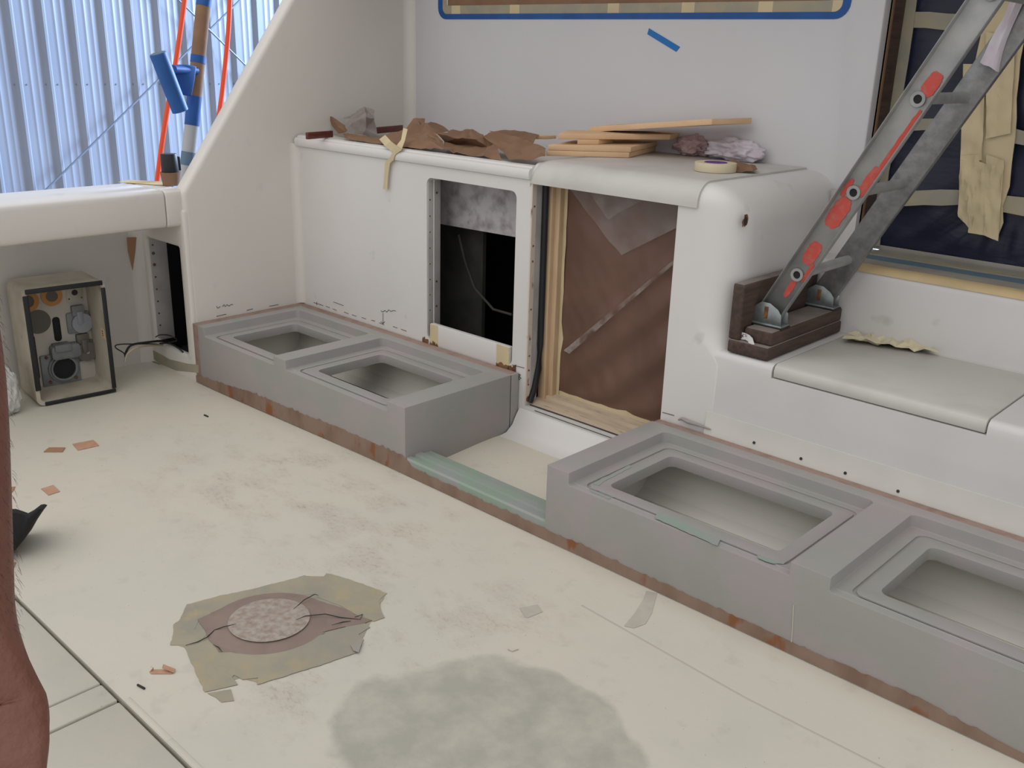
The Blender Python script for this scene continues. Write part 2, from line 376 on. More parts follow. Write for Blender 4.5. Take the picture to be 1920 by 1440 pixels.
# ================================================================ SETTING
XW, YF, YC, XR = -3.96, 2.70, 3.42, -1.565
def grid_floor(x0, x1, y0, y1, nx, ny, dz=0.0, th=.02):
    b = MB(); vs = []; fs = []
    for j in range(ny+1):
        for i in range(nx+1):
            x = x0+(x1-x0)*i/nx; y = y0+(y1-y0)*j/ny; vs.append((x, y, FZ(x, y)+dz))
    k = len(vs); vs += [(v[0], v[1], v[2]-th) for v in vs]
    for j in range(ny):
        for i in range(nx):
            a = j*(nx+1)+i; q = (a, a+1, a+nx+2, a+nx+1); fs.append(q); fs.append(tuple(k+t for t in reversed(q)))
    for i in range(nx):
        fs.append((i, k+i, k+i+1, i+1)); t = ny*(nx+1)+i; fs.append((t, t+1, k+t+1, k+t))
    for j in range(ny):
        a = j*(nx+1); fs.append((a, a+nx+1, k+a+nx+1, k+a)); a += nx; fs.append((a, k+a, k+a+nx+1, a+nx+1))
    return b.add(vs, fs)
YS = .778
floor = struct(grid_floor(-4.42, 3.0, YS, 3.3, 60, 30).build('floor', 'deck', smooth=30), 'cream painted cockpit deck')
fr = thing('floor', 'cream painted cockpit deck with hatches', None, (0, 0, 0), kind='structure')
floor.parent = fr; floor.name = 'deck_surface'; del floor['kind']
sx = [(-4.42, -2.052, 'hatch_panel'), (-2.046, -1.962, 'hatch_border'), (-1.953, 3.0, 'hatch_panel')]
for a, c, nm in sx:
    grid_floor(a, c, -1.5, YS-.009, 20, 6).build(nm, 'deck', fr, bevel=.003, seg=1)
MB().box(-4.42, -1.5, -.06, 3, 3.3, -.035).build('deck_core', 'void', fr)
b = MB()
for i in range(24):                                     # rounded raised lip beside the seam
    x0 = -1.95+4.9*i/24; x1 = -1.95+4.9*(i+1)/24
    b.box(x0, YS+.002, FZ(x0, 1)-.004, x1, YS+.016, FZ(x0, 1)+.0015)
b.build('seam_lip', 'deck', fr, bevel=.001)
# thin caulk line running along the deck
l0 = onf(1090, 1135); l1 = onf(1400, 1310); l2 = onf(1700, 1462)
MB().tube([l0, l0.lerp(l1, .5), l1, l1.lerp(l2, .5), l2], .0038, 6, flat=.15).build('caulk_line', 'seam', fr)

# ---- wing bulkhead on the left
wy = [(2.105, -.02), (2.105, .875), (2.71, 1.69), (3.13, 2.26), (3.5, 2.26), (3.5, -.02)]
wl = struct(MB().prism([(XW, y, z) for y, z in wy], (-.085, 0, 0)).build('wall_left', 'gel', bevel=.022, seg=4), 'white moulded wing bulkhead with raked edge')
b = MB()                                                 # cove between wing and cabinet / cabin
def cove(b, x, y, z0, z1, r, sx_, sy_):
    n = 6; pts = [(x, y)]
    for k in range(n+1):
        a = R(90*k/n); pts.append((x+sx_*(r-r*math.sin(a)), y+sy_*(r-r*math.cos(a))))
    b.prism([(p[0], p[1], z0) for p in pts], (0, 0, z1-z0))
cove(b, XW, YF, .285, 1.06, .035, 1, -1); cove(b, XW, YC, 1.1, 2.25, .045, 1, -1)
b.build('cove', 'gel', wl, smooth=40)
# felt-tip setting-out marks on the wing
def pen(pts, fn, r=.0022):
    return [fn(*p) for p in pts]
b = MB()
wf = lambda x, y: onx(x, y, XW+.0012)
for pts in ([(405, 577), (424, 573)], [(412, 574), (420, 571)], [(505, 574), (522, 571)], [(512, 574), (518, 570)], [(463, 581), (474, 579)],
            [(406, 575), (409, 579), (413, 575)], [(418, 575), (421, 570), (424, 574), (428, 570), (431, 573), (437, 570)]):
    pass
for pts in ([(406, 593), (424, 589)], [(505, 574), (522, 571)], [(463, 582), (474, 579)], [(406, 574), (408, 578), (413, 575)],
            [(417, 575), (420, 571), (422, 575), (426, 571), (429, 574), (433, 571), (437, 571)]):
    b.tube(pen(pts, wf), .0013, 5)
b.build_each('pen_mark', 'marker', wl)
# ---- aft-facing return below the coaming with its opening, and the hull liner
XL = -4.40
blk = MB().box(XL-.05, 2.098, -.02, XW-.001, 2.132, .80).build('wall_return', 'gel', bevel=.014, seg=3,
      cut=[MB().prism(rr(-4.335, .115, -4.022, .625, .018, plane='xz', z=2.0), (0, .3, 0))])
struct(blk, 'narrow white bulkhead under the coaming with side opening')
b = MB().box(-4.349, 2.112, .115, -4.3335, 2.20, .625); b.build('opening_flange', 'flange', blk, bevel=.002)
b = MB()
for k, zz in enumerate((.585, .545, .49, .43, .37, .31, .25, .19)):
    b.disc((-4.333, 2.128, zz), (1, 0, 0), .008 if k in (1, 2) else .0045, .002, 8)
b.build_each('screw_hole', 'rust', blk)
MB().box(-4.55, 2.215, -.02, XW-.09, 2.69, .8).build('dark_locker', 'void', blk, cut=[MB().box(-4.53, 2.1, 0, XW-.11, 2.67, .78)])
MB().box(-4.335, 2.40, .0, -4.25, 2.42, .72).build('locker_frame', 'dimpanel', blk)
liner = struct(MB().box(XL-.04, -1.5, -.02, XL, 2.13, .74).build('wall_liner', 'gel', bevel=.003), 'white inner hull liner under the coaming')
b = MB(); cove(b, XL, 2.105, 0, .72, .06, 1, -1); b.build('cove', 'gel', liner, smooth=40)
# tape along the foot of the opening
fy = lambda x, y: ony(x, y, 2.0968)
MB().prism([fy(286, 656), fy(318, 674), fy(352, 682), fy(372, 684), fy(372, 699), fy(330, 695), fy(300, 682), fy(284, 670)], (0, .0012, 0)).build('tape_strip', 'tapedirty', blk)
MB().prism([onf(254, 652, .002), onf(290, 658, .002), onf(300, 684, .002), onf(262, 668, .002)], (0, 0, .001)).build('tape_strip', 'tapedirty', blk)
# ---- coaming beam (bolster)
sec = []
for (a, z) in [(-3.982, .735), (-3.978, .76), (-3.978, .86), (-3.984, .878), (-4.0, .886), (-4.30, .886), (-4.335, .88), (-4.35, .86), (-4.35, .76), (-4.33, .722), (-4.01, .722), (-3.99, .726)]:
    sec.append((a, z))
bm_ = MB().loft([[(x, y, z-.004*max(0, (1.8-y))) for x, z in sec] for y in (-1.5, .5, 1.2, 1.7, 2.03)])
cm = struct(bm_.build('trim_1', 'gel', bevel=.006, seg=2), 'white padded coaming beam along the cockpit side')
MB().loft([[(x+.001, y, z) for x, z in sec] for y in (2.034, 2.12)]).build('end_block', 'gel', cm, bevel=.004)
# taped cap end
tp = [onz(222, 342, .888), onz(305, 348, .888), onz(308, 341, .888), onz(240, 338, .888)]
MB().prism(tp, (0, 0, .002)).build('tape_strip', 'tapeyellow', cm)

# ---- cabin bulkhead with masked window
XE = -1.497
cb = MB().box(XW, YC, -.02, XE, YC+.05, 2.26).build('wall_front', 'gel_cool_light', bevel=.006, seg=2,
     cut=[MB().prism(rr(-3.68, 1.66, -1.64, 2.12, .05, plane='xz', z=3.2), (0, .5, 0))])
struct(cb, 'white cabin bulkhead with masked window')
wt = [ony(822, 37, YC).x, ony(1592, 36, YC).x]
z0 = ony(1200, 36, YC).z
wn = thing('window_1', 'cabin window masked with brown paper and blue tape', None, ((wt[0]+wt[1])/2, YC, z0), kind='structure')
zt = z0
MB().ring(rr(wt[0], zt, wt[1], 2.19, .055, 6, YC-.0025, 'xz'), rr(wt[0]+.03, zt+.024, wt[1]-.03, 2.165, .03, 6, YC-.0025, 'xz'), (0, .002, 0)).build('blue_tape_frame', 'blue', wn)
MB().ring(rr(wt[0]+.022, zt+.020, wt[1]-.022, 2.17, .02, 6, YC-.0005, 'xz'), rr(wt[0]+.06, zt+.062, wt[1]-.07, 2.13, .01, 6, YC-.0005, 'xz'), (0, .003, 0)).build('tan_tape_frame', 'tapedirty', wn)
MB().prism(rr(wt[0]+.05, zt+.05, wt[1]-.05, 2.14, .01, 3, YC+.003, 'xz'), (0, .004, 0)).build('masking_paper', 'kraft', wn)
b = MB()
for px in (855, 965, 1150, 1290, 1435, 1575):
    x = ony(px, 20, YC).x; b.box(x-.03, YC-.0012, zt+.022, x+.03, YC-.0006, zt+.062)
b.build_each('tape_overlap', 'tape', wn)
bt = MB(); q = [ony(1217, 53, YC-.001), ony(1214, 64, YC-.001), ony(1268, 97, YC-.001), ony(1275, 88, YC-.001), ony(1247, 71, YC-.001)]
bt.prism(q, (0, -.0015, 0)); tag(bt.build('blue_tape_scrap', 'bluelight'), 'short diagonal strip of blue tape stuck on white wall below the window', 'tape')
# ---- cabin door recess on the right
YD = 3.60
dj = thing('door_1', 'masked companionway door with dark plastic sheet and tan tape', None, (-1.0, YD, .82), kind='structure')
MB().box(XE-.03, YC+.02, .80, XE-.004, YC+.13, 2.26).build('jamb_return', 'gel_cool_light', dj)
MB().box(XE-.03, 3.47, .82, XE+.006, 3.575, 2.26).build('wooden_jamb', 'wooddark', dj, bevel=.003)
MB().box(XE-.03, 3.47, .82, XE+.0065, 3.484, 2.26).build('jamb_edge', 'kraft', dj)
# sheet: wrinkled grid in the door plane
b = MB(); nx, nz = 150, 60; vs = []; fs = []
for j in range(nz+1):
    for i in range(nx+1):
        x = XE+.004+4.3*i/nx; z = .828+1.42*j/nz
        w = .010*noise.noise(Vector((x*3, z*9, 1)))+.006*noise.noise(Vector((x*5+z*8, z*4, 5)))
        # folds fanning from the gathered tape
        d = (x+.98)+(z-.98)*1.6; w += .012*math.exp(-((z-.90)/.12)**2)*math.sin(18*math.atan2(z-1.15, x+1.0))
        vs.append((x, YD+w*min(1, (z-.828)/.12+.15), z))
for j in range(nz):
    for i in range(nx): a = j*(nx+1)+i; fs.append((a, a+1, a+nx+2, a+nx+1))
b.add(vs, fs).build('plastic_sheet', 'darkfilm', dj, smooth=60)
def dtape(pxs, name='tape_strip', m='tapedirty', y=YD-.016, seed=1, th=.003, nz_=.006):
    rnd = random.Random(seed); P = [ony(px, py, y) for px, py in pxs]
    out = []
    for i, p in enumerate(P):
        q = P[(i+1) % len(P)]; n = max(1, int((q-p).length/.06))
        for k in range(n):
            r_ = p.lerp(q, k/n); r_.x += rnd.uniform(-nz_, nz_)*.5; r_.z += rnd.uniform(-nz_, nz_)*.5; out.append(r_)
    return MB().prism(out, (0, -th, 0)).build(name, m, dj)
dtape([(1690, 20), (1705, 21), (1816, 27), (1805, 58), (1700, 52)], seed=2)
dtape([(1697, -150), (1735, -150), (1718, 0), (1712, 50), (1704, 110), (1690, 195), (1668, 320), (1655, 400), (1650, 462), (1608, 462), (1625, 380), (1650, 250), (1672, 120)], seed=3, y=YD-.02)
dtape([(1640, 355), (1690, 358), (1800, 355), (1802, 383), (1700, 387), (1640, 384)], seed=4)
dtape([(1862, 365), (1925, 372), (2060, 385), (2060, 412), (1925, 405), (1862, 395)], seed=5)
dtape([(1640, 225), (1810, 222), (1815, 242), (1640, 246)], seed=6)
dtape([(1875, 232), (1960, 255), (1960, 280), (1872, 262)], seed=7)
dtape([(1835, -160), (1990, -160), (1960, 0), (1925, 60), (1915, 110), (1905, 260), (1890, 350), (1872, 450), (1838, 425), (1800, 400), (1808, 300), (1818, 200), (1832, 100), (1845, 60), (1815, 62), (1815, 28), (1842, 25)], 'tape_strip', 'tape', YD-.024, 8, .004, .014)
# gathered, folded masses of tape over the cross
for k, (pp, sd_) in enumerate((([(1808, 120), (1850, 120), (1842, 300), (1802, 300)], 3), ([(1850, 60), (1905, 70), (1895, 250), (1850, 260)], 9), ([(1802, 290), (1838, 290), (1822, 432), (1798, 405)], 5),
                       ([(1826, 300), (1862, 310), (1852, 442), (1816, 436)], 7), ([(1850, 290), (1884, 300), (1872, 452), (1845, 440)], 11))):
    crumple([ony(x, y, YD-.034) for x, y in pp], 6, 14, .012, sd_, facet=False, freq=4, nrm=(0, -1, 0)).build('tape_fold', 'tape', dj, smooth=60, solid=.003)
# ---- raised sill: riser and taped top
ZS = .578
rs = MB().loft([[(x, 3.25, ZS-.03), (x, 3.25, .785), (x, 3.253, .808), (x, 3.265, .822), (x, 3.285, .826), (x, 3.66, .826), (x, 3.66, ZS-.03)] for x in (XR-.05, 3.0)])
rs = struct(rs.build('wall_riser', 'step', smooth=40), 'white riser below the companionway door')
def sband(y0, y1, m, z, seed, x1=2.9, front=None):
    b = MB(); rnd = random.Random(seed); n = 40; lo = []
    for i in range(n+1):
        x = -1.455+(x1+1.455)*i/n; lo.append((x, y0+rnd.uniform(-.003, .003), y1+rnd.uniform(-.004, .004)))
    pts = [(x, a, z) for x, a, c in lo]+[(x, c, z) for x, a, c in reversed(lo)]
    return b.prism(pts, (0, 0, .0012)).build('tape_strip', m, rs)
MB().loft([[(x, 3.2485, .806), (x, 3.2505, .812), (x, 3.262, .8235), (x, 3.278, .8275), (x, 3.30, .8280), (x, 3.30, .825), (x, 3.27, .82), (x, 3.255, .81)] for x in (-1.40, 0, 2.9)]).build('tape_strip', 'tapeyellow', rs, smooth=50)
sband(3.295, 3.40, 'tapegrey', .8270, 1); sband(3.385, 3.475, 'bluedust', .8284, 2); sband(3.46, 3.585, 'tapegrey', .8290, 3)
for x0, x1 in ((-1.36, -1.13), (-1.02, -.60)):
    sband(3.47, 3.53, 'tapedirty', .8303, 4) if x0 == -1.36 else None

MB().box(-1.492, YD-.014, .829, 2.9, YD-.009, .846).build('tape_strip', 'tapegrey', rs, bevel=.001)  # grey strip added to cover a bright glint at the sheet's foot
# ---- overhang out of view, added to darken the upper wall and door
struct(MB().box(-4.05, 2.75, 2.26, 3.2, 5.0, 2.36).build('shade_overhang', 'gel_cool_light', bevel=.02), 'unseen overhang added to shade the cabin wall and door')
# ---- hangar wall of ribbed sheets
XH = -10.4
hw = thing('wall_outer', 'pale blue ribbed metal hangar wall', None, (XH, 5, -2.2), kind='structure')
per = .305; prof = []
for k in range(3):
    s0 = k*per
    prof += [(s0, 0), (s0+.034, .042), (s0+.056, .042), (s0+.082, 0), (s0+.128, 0), (s0+.150, 0), (s0+.158, .0035), (s0+.166, .0035), (s0+.174, 0), (s0+.222, 0), (s0+.230, .0035), (s0+.238, .0035), (s0+.246, 0)]
prof.append((3*per, 0))
yb = onx(33, 158, XH).y-.03
b = MB(); n = len(prof); vs = [(XH+d, yb+s, z) for z in (-2.2, 5.2) for s, d in prof]
fs = [(i, i+1, n+i+1, n+i) for i in range(n-1)]
p0 = b.add(vs, fs).build('metal_panel', 'hangar', hw, smooth=25)
b = MB(); zr = onx(200, 158, XH).z
for zz in (zr, zr-1.5):
    for k in range(3):
        for d in (-.03, .09): b.disc((XH+.001, yb+k*per+d+.03, zz), (1, 0, 0), .008, .006, 6)
k_ = b.build('screws', 'rod', p0); k_['kind'] = 'stuff'
for k in range(-5, 10):
    if k == 0: continue
    c = p0.copy(); COL.objects.link(c); c.location = p0.location+Vector((0, k*3*per, 0))
    s_ = p0.children[0].copy(); COL.objects.link(s_); s_.parent = c
# brace rods
XB = XH+.12
def ext(a, b_, t0, t1): return a+(b_-a)*t0, a+(b_-a)*t1
for (a, c, t0, t1, lb) in (((85, 357), (445, 5), -.6, 2.2, 'thin steel brace rod rising to the right across the ribbed hangar wall'), ((335, 0), (460, 122), -1.6, 3.0, 'thin steel brace rod falling to the right across the ribbed hangar wall')):
    A, B = onx(*a, XB+(.02 if t0 < -1 else 0)), onx(*c, XB+(.02 if t0 < -1 else 0)); A, B = ext(A, B, t0, t1)
    tag(MB().tube([A, B], .011, 8).build('brace_rod', 'rod', smooth=50), lb, 'rod', 'brace rods')
# ================================================================ CABINET
ZC = 1.113
cab = thing('cabinet', 'long white moulded cabinet with open hatch and doorway beside the wing bulkhead', 'cabinet', ((XW+XR)/2, YF, 0))
def cabloop(df, dr, z, R0=.125):
    r = max(R0-dr, .014); x1 = XR-dr; y0 = YF+df; pts = [Vector((XW, YC, z)), Vector((XW, y0, z))]
    for k in range(11):
        a = R(-90+90*k/10); pts.append(Vector((x1-r+r*math.cos(a), y0+r+r*math.sin(a), z)))
    pts.append(Vector((x1, YC, z))); return pts
rt = .065; rs2 = .13; loops = [cabloop(0, 0, z, r_) for z, r_ in ((FZ(-3, 2.6), .02), (.3, .02), (.53, .02), (.565, .05), (.60, .10), (.66, .125))]
for k in range(13):
    a = R(90*k/12); z = ZC-rs2+rs2*math.sin(a); dr = rs2-rs2*math.cos(a)
    q = (z-(ZC-rt))/rt; df = 0 if q <= 0 else rt-rt*math.sqrt(max(0, 1-q*q)); loops.append(cabloop(df, dr, z))
body = MB().loft(loops).build('cabinet_body', 'cab', cab, smooth=50, cut=[
    MB().box(XW-.1, 2.4, 1.056, -2.4465, YC+.1, 1.3),
    MB().box(XW+.05, YF+.06, .05, XR-.10, YC-.04, ZC-.06),
    MB().prism(rr(-3.026, .30, -2.514, .997, .028, 6, 2.5, 'xz'), (0, .3, 0)),
    MB().box(-2.435, 2.5, .150, -1.785, 2.9, 1.07)])
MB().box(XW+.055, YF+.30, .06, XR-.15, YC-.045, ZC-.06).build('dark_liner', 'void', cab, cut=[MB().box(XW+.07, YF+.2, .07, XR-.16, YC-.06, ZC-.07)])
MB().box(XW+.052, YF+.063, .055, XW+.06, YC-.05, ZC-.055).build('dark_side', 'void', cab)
# hatch opening return (left flange) and inside
fl = MB().box(-3.034, YF+.004, .30, -3.022, YF+.075, .99).build('hatch_flange', 'flange', cab, bevel=.002)
MB().tube([(-3.0215, YF+.036, .31), (-3.0215, YF+.036, .985)], .003, 6).build('flange_bead', 'gel', fl)
b = MB()
for k in range(9): b.disc((-3.0225, YF+.014, .36+.068*k), (1, 0, 0), .003, .002, 8)
for zz in (.93, .55, .44): b.disc((-3.0225, YF+.052, zz), (1, 0, 0), .005, .002, 8)
b.build_each('screw_hole', 'rust', fl)
x0, x1 = -3.004, -2.530
pn = MB().box(x0, YF-.001, .27, x1, YF+.022, .375).build('lower_panel', 'cab', cab, bevel=.002)
for a, c in ((x0, x0+.05), (x1-.07, x1)):
    MB().box(a, YF-.0022, .27, c, YF-.0008, .374).build('tape_strip', 'tape', pn)
rb = MB()
for a, c, zt_ in ((x0-.05, x0-.012, .304), (x1-.07, x1, .298), (x1+.002, x1+.04, .306), (x0+.0, x0+.05, .297)):
    pts = [(a, YF-.003, .275)]; n = 8; rnd = random.Random(int(a*1000))
    for k in range(n+1): pts.append((a+(c-a)*k/n, YF-.003, zt_-.012+rnd.uniform(0, .018)))
    pts.append((c, YF-.003, .275)); rb.prism(pts, (0, .002, 0))
rb.build_each('rust_stain', 'rust', pn)
ins = MB(); yi = YF+.18; A = ony(826, 336, yi); Bq = ony(975, 348, yi); Cq = ony(966, 443, yi); Dq = ony(825, 423, yi)
ins.prism([(A.x-.2, yi, A.z+.06), (Bq.x+.05, yi, A.z+.05), (Bq.x+.05, yi, Cq.z-.002), (Dq.x-.2, yi, Dq.z+.004)], (0, .025, 0)).build('mottled_board', 'insul', cab)
yj = YF+.27
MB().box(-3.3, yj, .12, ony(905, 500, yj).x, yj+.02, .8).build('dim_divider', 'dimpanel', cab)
MB().tube([ony(860, 440, yj-.06), ony(872, 490, yj-.06), ony(890, 540, yj-.06), ony(925, 580, yj-.06), ony(960, 590, yj-.06)], .006, 8).build('loose_cable', 'dimpanel', cab, smooth=50)
# door-side post: rust strip, grey strip, gasket, pine jamb
XJ = -2.435
MB().box(XJ-.002, YF-.002, .16, XJ+.004, YF+.022, 1.06).build('rusty_edge_strip', 'ruststrip', cab)
MB().box(XJ-.002, YF+.022, .155, XJ+.003, YF+.062, 1.06).build('flange_strip', 'flange', cab)
g = [(XJ+.014, YF+.060, 1.06), (XJ+.014, YF+.063, .55), (XJ+.014, YF+.062, .40), (XJ+.014, YF+.058, .30), (XJ+.012, YF+.040, .22), (XJ+.010, YF+.016, .165)]
MB().tube(g, .0125, 10).build('black_gasket', 'black', cab, smooth=50)
b = MB()
for zz in (.95, .80, .74, .55, .43, .36, .30, .24): b.disc((XJ+.0045, YF+.010, zz), (1, 0, 0), .004, .002, 7)
b.disc((XJ+.0045, YF+.012, .178), (1, 0, 0), .012, .003, 10)
b.build_each('rust_spot', 'rust', cab)
jb = MB().box(XJ-.002, YF+.076, .150, XJ+.035, YF+.125, 1.07).build('pine_jamb', 'pine', cab, bevel=.003)
MB().box(XJ+.030, YF+.095, .160, XJ+.058, YF+.125, 1.07).build('jamb_bead', 'pine', jb, bevel=.002)
b = MB(); rnd = random.Random(3); pts = []
for k in range(15): pts.append((XJ+.072+rnd.uniform(-.002, .002)+(.010 if k == 4 else 0), YF+.1225, .175+.063*k))
b.prism([(XJ+.042, YF+.1225, 1.06), (XJ+.042, YF+.1225, .172)]+pts, (0, -.0015, 0)); b.build('tape_strip', 'tape', jb)
# pine sill at the foot
sl = MB().loft([[(x, YF+.02, .12), (x, YF+.02, .158), (x, YF+.045, .166), (x, YF+.085, .170), (x, YF+.088, .182), (x, YF+.130, .190), (x, YF+.130, .12)] for x in (XJ-.002, -1.785)]).build('pine_sill', 'pinepale', cab)
b = MB(); pts = []; rnd = random.Random(8)
for k in range(16):
    pts.append((XJ+.04+.61*k/15, YF+.127, .203+rnd.uniform(-.002, .002)+(.008 if k in (9, 13, 14) else 0)))
b.prism([(-1.79, YF+.127, .185), (XJ+.04, YF+.127, .185)]+pts, (0, -.0015, 0)).build('tape_strip', 'tape', sl)
# cove up from deck to the sill
MB().loft([[(x, YF-.115, FZ(x, 2.6)+.001), (x, YF-.075, FZ(x, 2.6)+.006), (x, YF-.042, .072), (x, YF-.018, .112), (x, YF+.005, .140), (x, YF+.022, .152), (x, YF+.022, .0), (x, YF-.115, .02)] for x in (-2.464, -1.79)]).build('threshold_cove', 'cab', cab, smooth=50)
MB().tube([(XJ+.01, YF+.018, .1535), (-2.2, YF+.019, .1545), (-1.79, YF+.018, .1535)], .0022, 6).build('dark_joint', 'marker', cab)
MB().tube([(-2.38, YF-.003, .146), (-2.2, YF-.004, .1455), (-1.95, YF-.004, .1455)], .0014, 6).build('dark_joint', 'marker', cab)
# front lip of the open counter on the left
lp = MB().loft([[(x, YF-.010, 1.050), (x, YF-.013, 1.058), (x, YF-.013, 1.078), (x, YF-.008, 1.086), (x, YF+.004, 1.090), (x, YF+.008, 1.0955), (x, YF+.020, 1.099), (x, YF+.034, 1.099), (x, YF+.040, 1.094), (x, YF+.06, 1.094), (x, YF+.06, 1.045), (x, YF+.002, 1.045)] for x in (XW+.012, XW+.022, -2.444)])
lp.build('counter_lip', 'cab', cab, smooth=35)
MB().box(XW+.002, YF+.055, 1.03, -2.446, YC-.002, 1.0885).build('counter_top', 'counter', cab)
# wrap-over lid
def lidprof(x, r=.072, t=.008, top=ZC+.007, y0=YF-.009, y1=YC-.004, zb=1.036):
    o = [(x, y1, top)]; i_ = []
    for k in range(9):
        a = R(90*k/8); o.append((x, y0+r-r*math.sin(a), top-r+r*math.cos(a)))
    o.append((x, y0, zb)); n = len(o)
    i_.append((x, y0+t, zb))
    for k in range(8, -1, -1):
        a = R(90*k/8); i_.append((x, y0+r-(r-t)*math.sin(a), top-r+(r-t)*math.cos(a)))
    i_.append((x, y1, top-t)); return o+i_
lid = MB().loft([lidprof(-2.447, top=ZC-.020, y0=YF-.0005), lidprof(-2.441, top=ZC-.004, y0=YF-.004), lidprof(-2.425, top=ZC+.003, y0=YF-.009), lidprof(-2.400, top=ZC+.0065), lidprof(-1.716), lidprof(-1.708)])
lid.build('wrap_over_lid', 'lid', cab, smooth=40)
# ragged hole in the rounded end
hc = onx(1397, 415, XR); b = MB(); rnd = random.Random(5); lo = []
for k in range(16):
    a = 2*math.pi*k/16; rr_ = rnd.uniform(.55, 1.2); lo.append((XR+.0015, hc.y+.017*rr_*math.cos(a), hc.z+.021*rr_*math.sin(a)))
b.prism(lo, (-.002, 0, 0)); b.build('ragged_hole', 'rust', cab)
lo = [(XR+.0022, hc.y+.010*math.cos(t), hc.z+.014*math.sin(t)) for t in [k*math.pi/6 for k in range(12)]]
MB().prism(lo, (-.002, 0, 0)).build('ragged_hole', 'marker', cab)
b = MB(); cove(b, XR, YC, ZS, ZC-.05, .075, 1, -1); b.build('cove', 'cab', cab, smooth=40)
# pen marks on the cabinet front
cf = lambda x, y: ony(x, y, YF-.0012)
b = MB()
for pts in ([(594, 566), (594, 572)], [(588, 567), (594, 569), (601, 571)], [(625, 566), (644, 573)], [(600, 571), (606, 573)], [(611, 574), (618, 577)], [(624, 579), (631, 582)], [(645, 585), (653, 588)], [(660, 590), (668, 593)], [(678, 595), (686, 598)], [(696, 600), (703, 602)],
            [(718, 587), (718, 606)], [(714, 603), (718, 607), (721, 603)], [(714, 582), (717, 585), (722, 582), (725, 585), (729, 581), (733, 584), (737, 582), (742, 583)],
            [(711, 605), (720, 609)], [(737, 612), (745, 615)], [(752, 617), (762, 621)], [(960, 684), (983, 690)], [(1242, 773), (1264, 779)]):
    b.tube([cf(*p) for p in pts], .0011, 5)
for p in ([(972, 701), (973, 711)], [(972, 701), (976, 703), (973, 706)], [(973, 706), (977, 709), (973, 712)]): b.tube([cf(*q) for q in p], .0016, 5)
b.build_each('pen_mark', 'marker', cab)
# ================================================================ HELM STEP
st = thing('cockpit_step', 'wide white moulded step with lift-up lid right of the cabinet', 'step', (0, YF, 0))
def stprof(x):
    return [(x, YF-.008, .02), (x, YF-.008, .285), (x, YF-.004, .31), (x, YF-.001, .335), (x, YF+.001, .37), (x, YF+.0015, .42), (x, YF+.002, .556), (x, YF+.006, .569), (x, YF+.018, ZS-.001), (x, YF+.03, ZS), (x, 3.27, ZS), (x, 3.27, .02)]
MB().loft([stprof(x) for x in (XR-.035, 3.0)]).build('step_body', 'step', st, smooth=45, cut=[MB().box(-1.382, 2.5, .5345, -.722, 3.222, .9)])
b = MB(); lx0, lx1 = -1.377, -.727
b.loft([[(lx0, 2.705, .538), (lx0, 2.703, .560), (lx0, 2.709, .574), (lx0, 2.722, .5815), (lx0, 3.217, .5815), (lx0, 3.217, .538)], [(lx1, 2.705, .538), (lx1, 2.703, .560), (lx1, 2.709, .574), (lx1, 2.722, .5815), (lx1, 3.217, .5815), (lx1, 3.217, .538)]])
b.build('step_lid', 'lid', st, bevel=.003, seg=2, smooth=45)
MB().loft([[(x, YF-.0105, .275), (x, YF-.009, .292), (x, YF-.006, .312), (x, YF-.0025, .335), (x, YF-.0005, .362), (x, YF+.03, .362), (x, YF+.03, .275)] for x in (-1.60, 3.0)]).build('cream_cove', 'creamcove', st, smooth=50)
b = MB()
for px, py in ((1414, 830), (1502, 860), (1585, 887), (1684, 921)): b.disc(ony(px, py, YF-.0075), (0, -1, .3), .005, .002, 8)
b.build_each('screw_hole', 'marker', st)
b = MB(); b.tube([ony(1272, 787, YF-.012), ony(1279, 785, YF-.012), ony(1290, 791, YF-.012), ony(1310, 797, YF-.012), ony(1332, 805, YF-.012)], [.003, .006, .007, .005, .002], 8)
b.build('torn_gasket', 'greybag', st, smooth=50)
# ================================================================ GREY MOULDED FRAME UNIT
mo = thing('seat_base_moulding', 'long grey-primed moulded seat base with recessed openings on the deck', 'moulding', (-1.9, 2.1, 0))
HT = .284; YB0 = 2.096
def unit(x0, x1, yb, bays, name, label, m):
    cuts = []
    for (a, c, o0, o1) in bays:
        cuts.append(MB().prism(rr(a, 1.9, c, yb-.05, .022, 5, .246), (0, 0, .2)))
        cuts.append(MB().prism([(a+.004, 1.9, .243), (c-.004, 1.9, .243), (c-.004, 2.122, .243), (a+.004, 2.122, .243)], (0, 0, .1)))
        outer = rr(o0-.052, 2.180-.056, o1+.052, yb-.13+.052, .03, 5, .240); inner = rr(o0-.044, 2.180-.048, o1+.044, yb-.13+.044, .026, 5, .240)
        cuts.append(MB().ring(outer, inner, (0, 0, .1)))
        cuts.append(MB().prism(rr(o0, 2.180, o1, yb-.13, .026, 5, .15), (0, 0, .3)))
    cuts.append(MB().box(x0+.022, YB0+.022, -.05, x1-.022, yb-.012, .208))
    o = MB().prism([(x0, YB0, .018), (x1, YB0, .018), (x1, yb, .018), (x0, yb, .018)], (0, 0, HT-.018)).build(name, m, mo, bevel=.0055, seg=3, cut=cuts, smooth=50, label=label)
    return o
ub = unit(-3.910, -2.469, 2.652, [(-3.855, -3.300, -3.765, -3.385), (-3.213, -2.568, -3.120, -2.655)], 'left_unit', None, 'primer')
ua = unit(-1.788, .06, 2.655, [(-1.700, -.955, -1.612, -1.035), (-.845, -.10, -.755, -.19)], 'right_unit', None, 'primer')
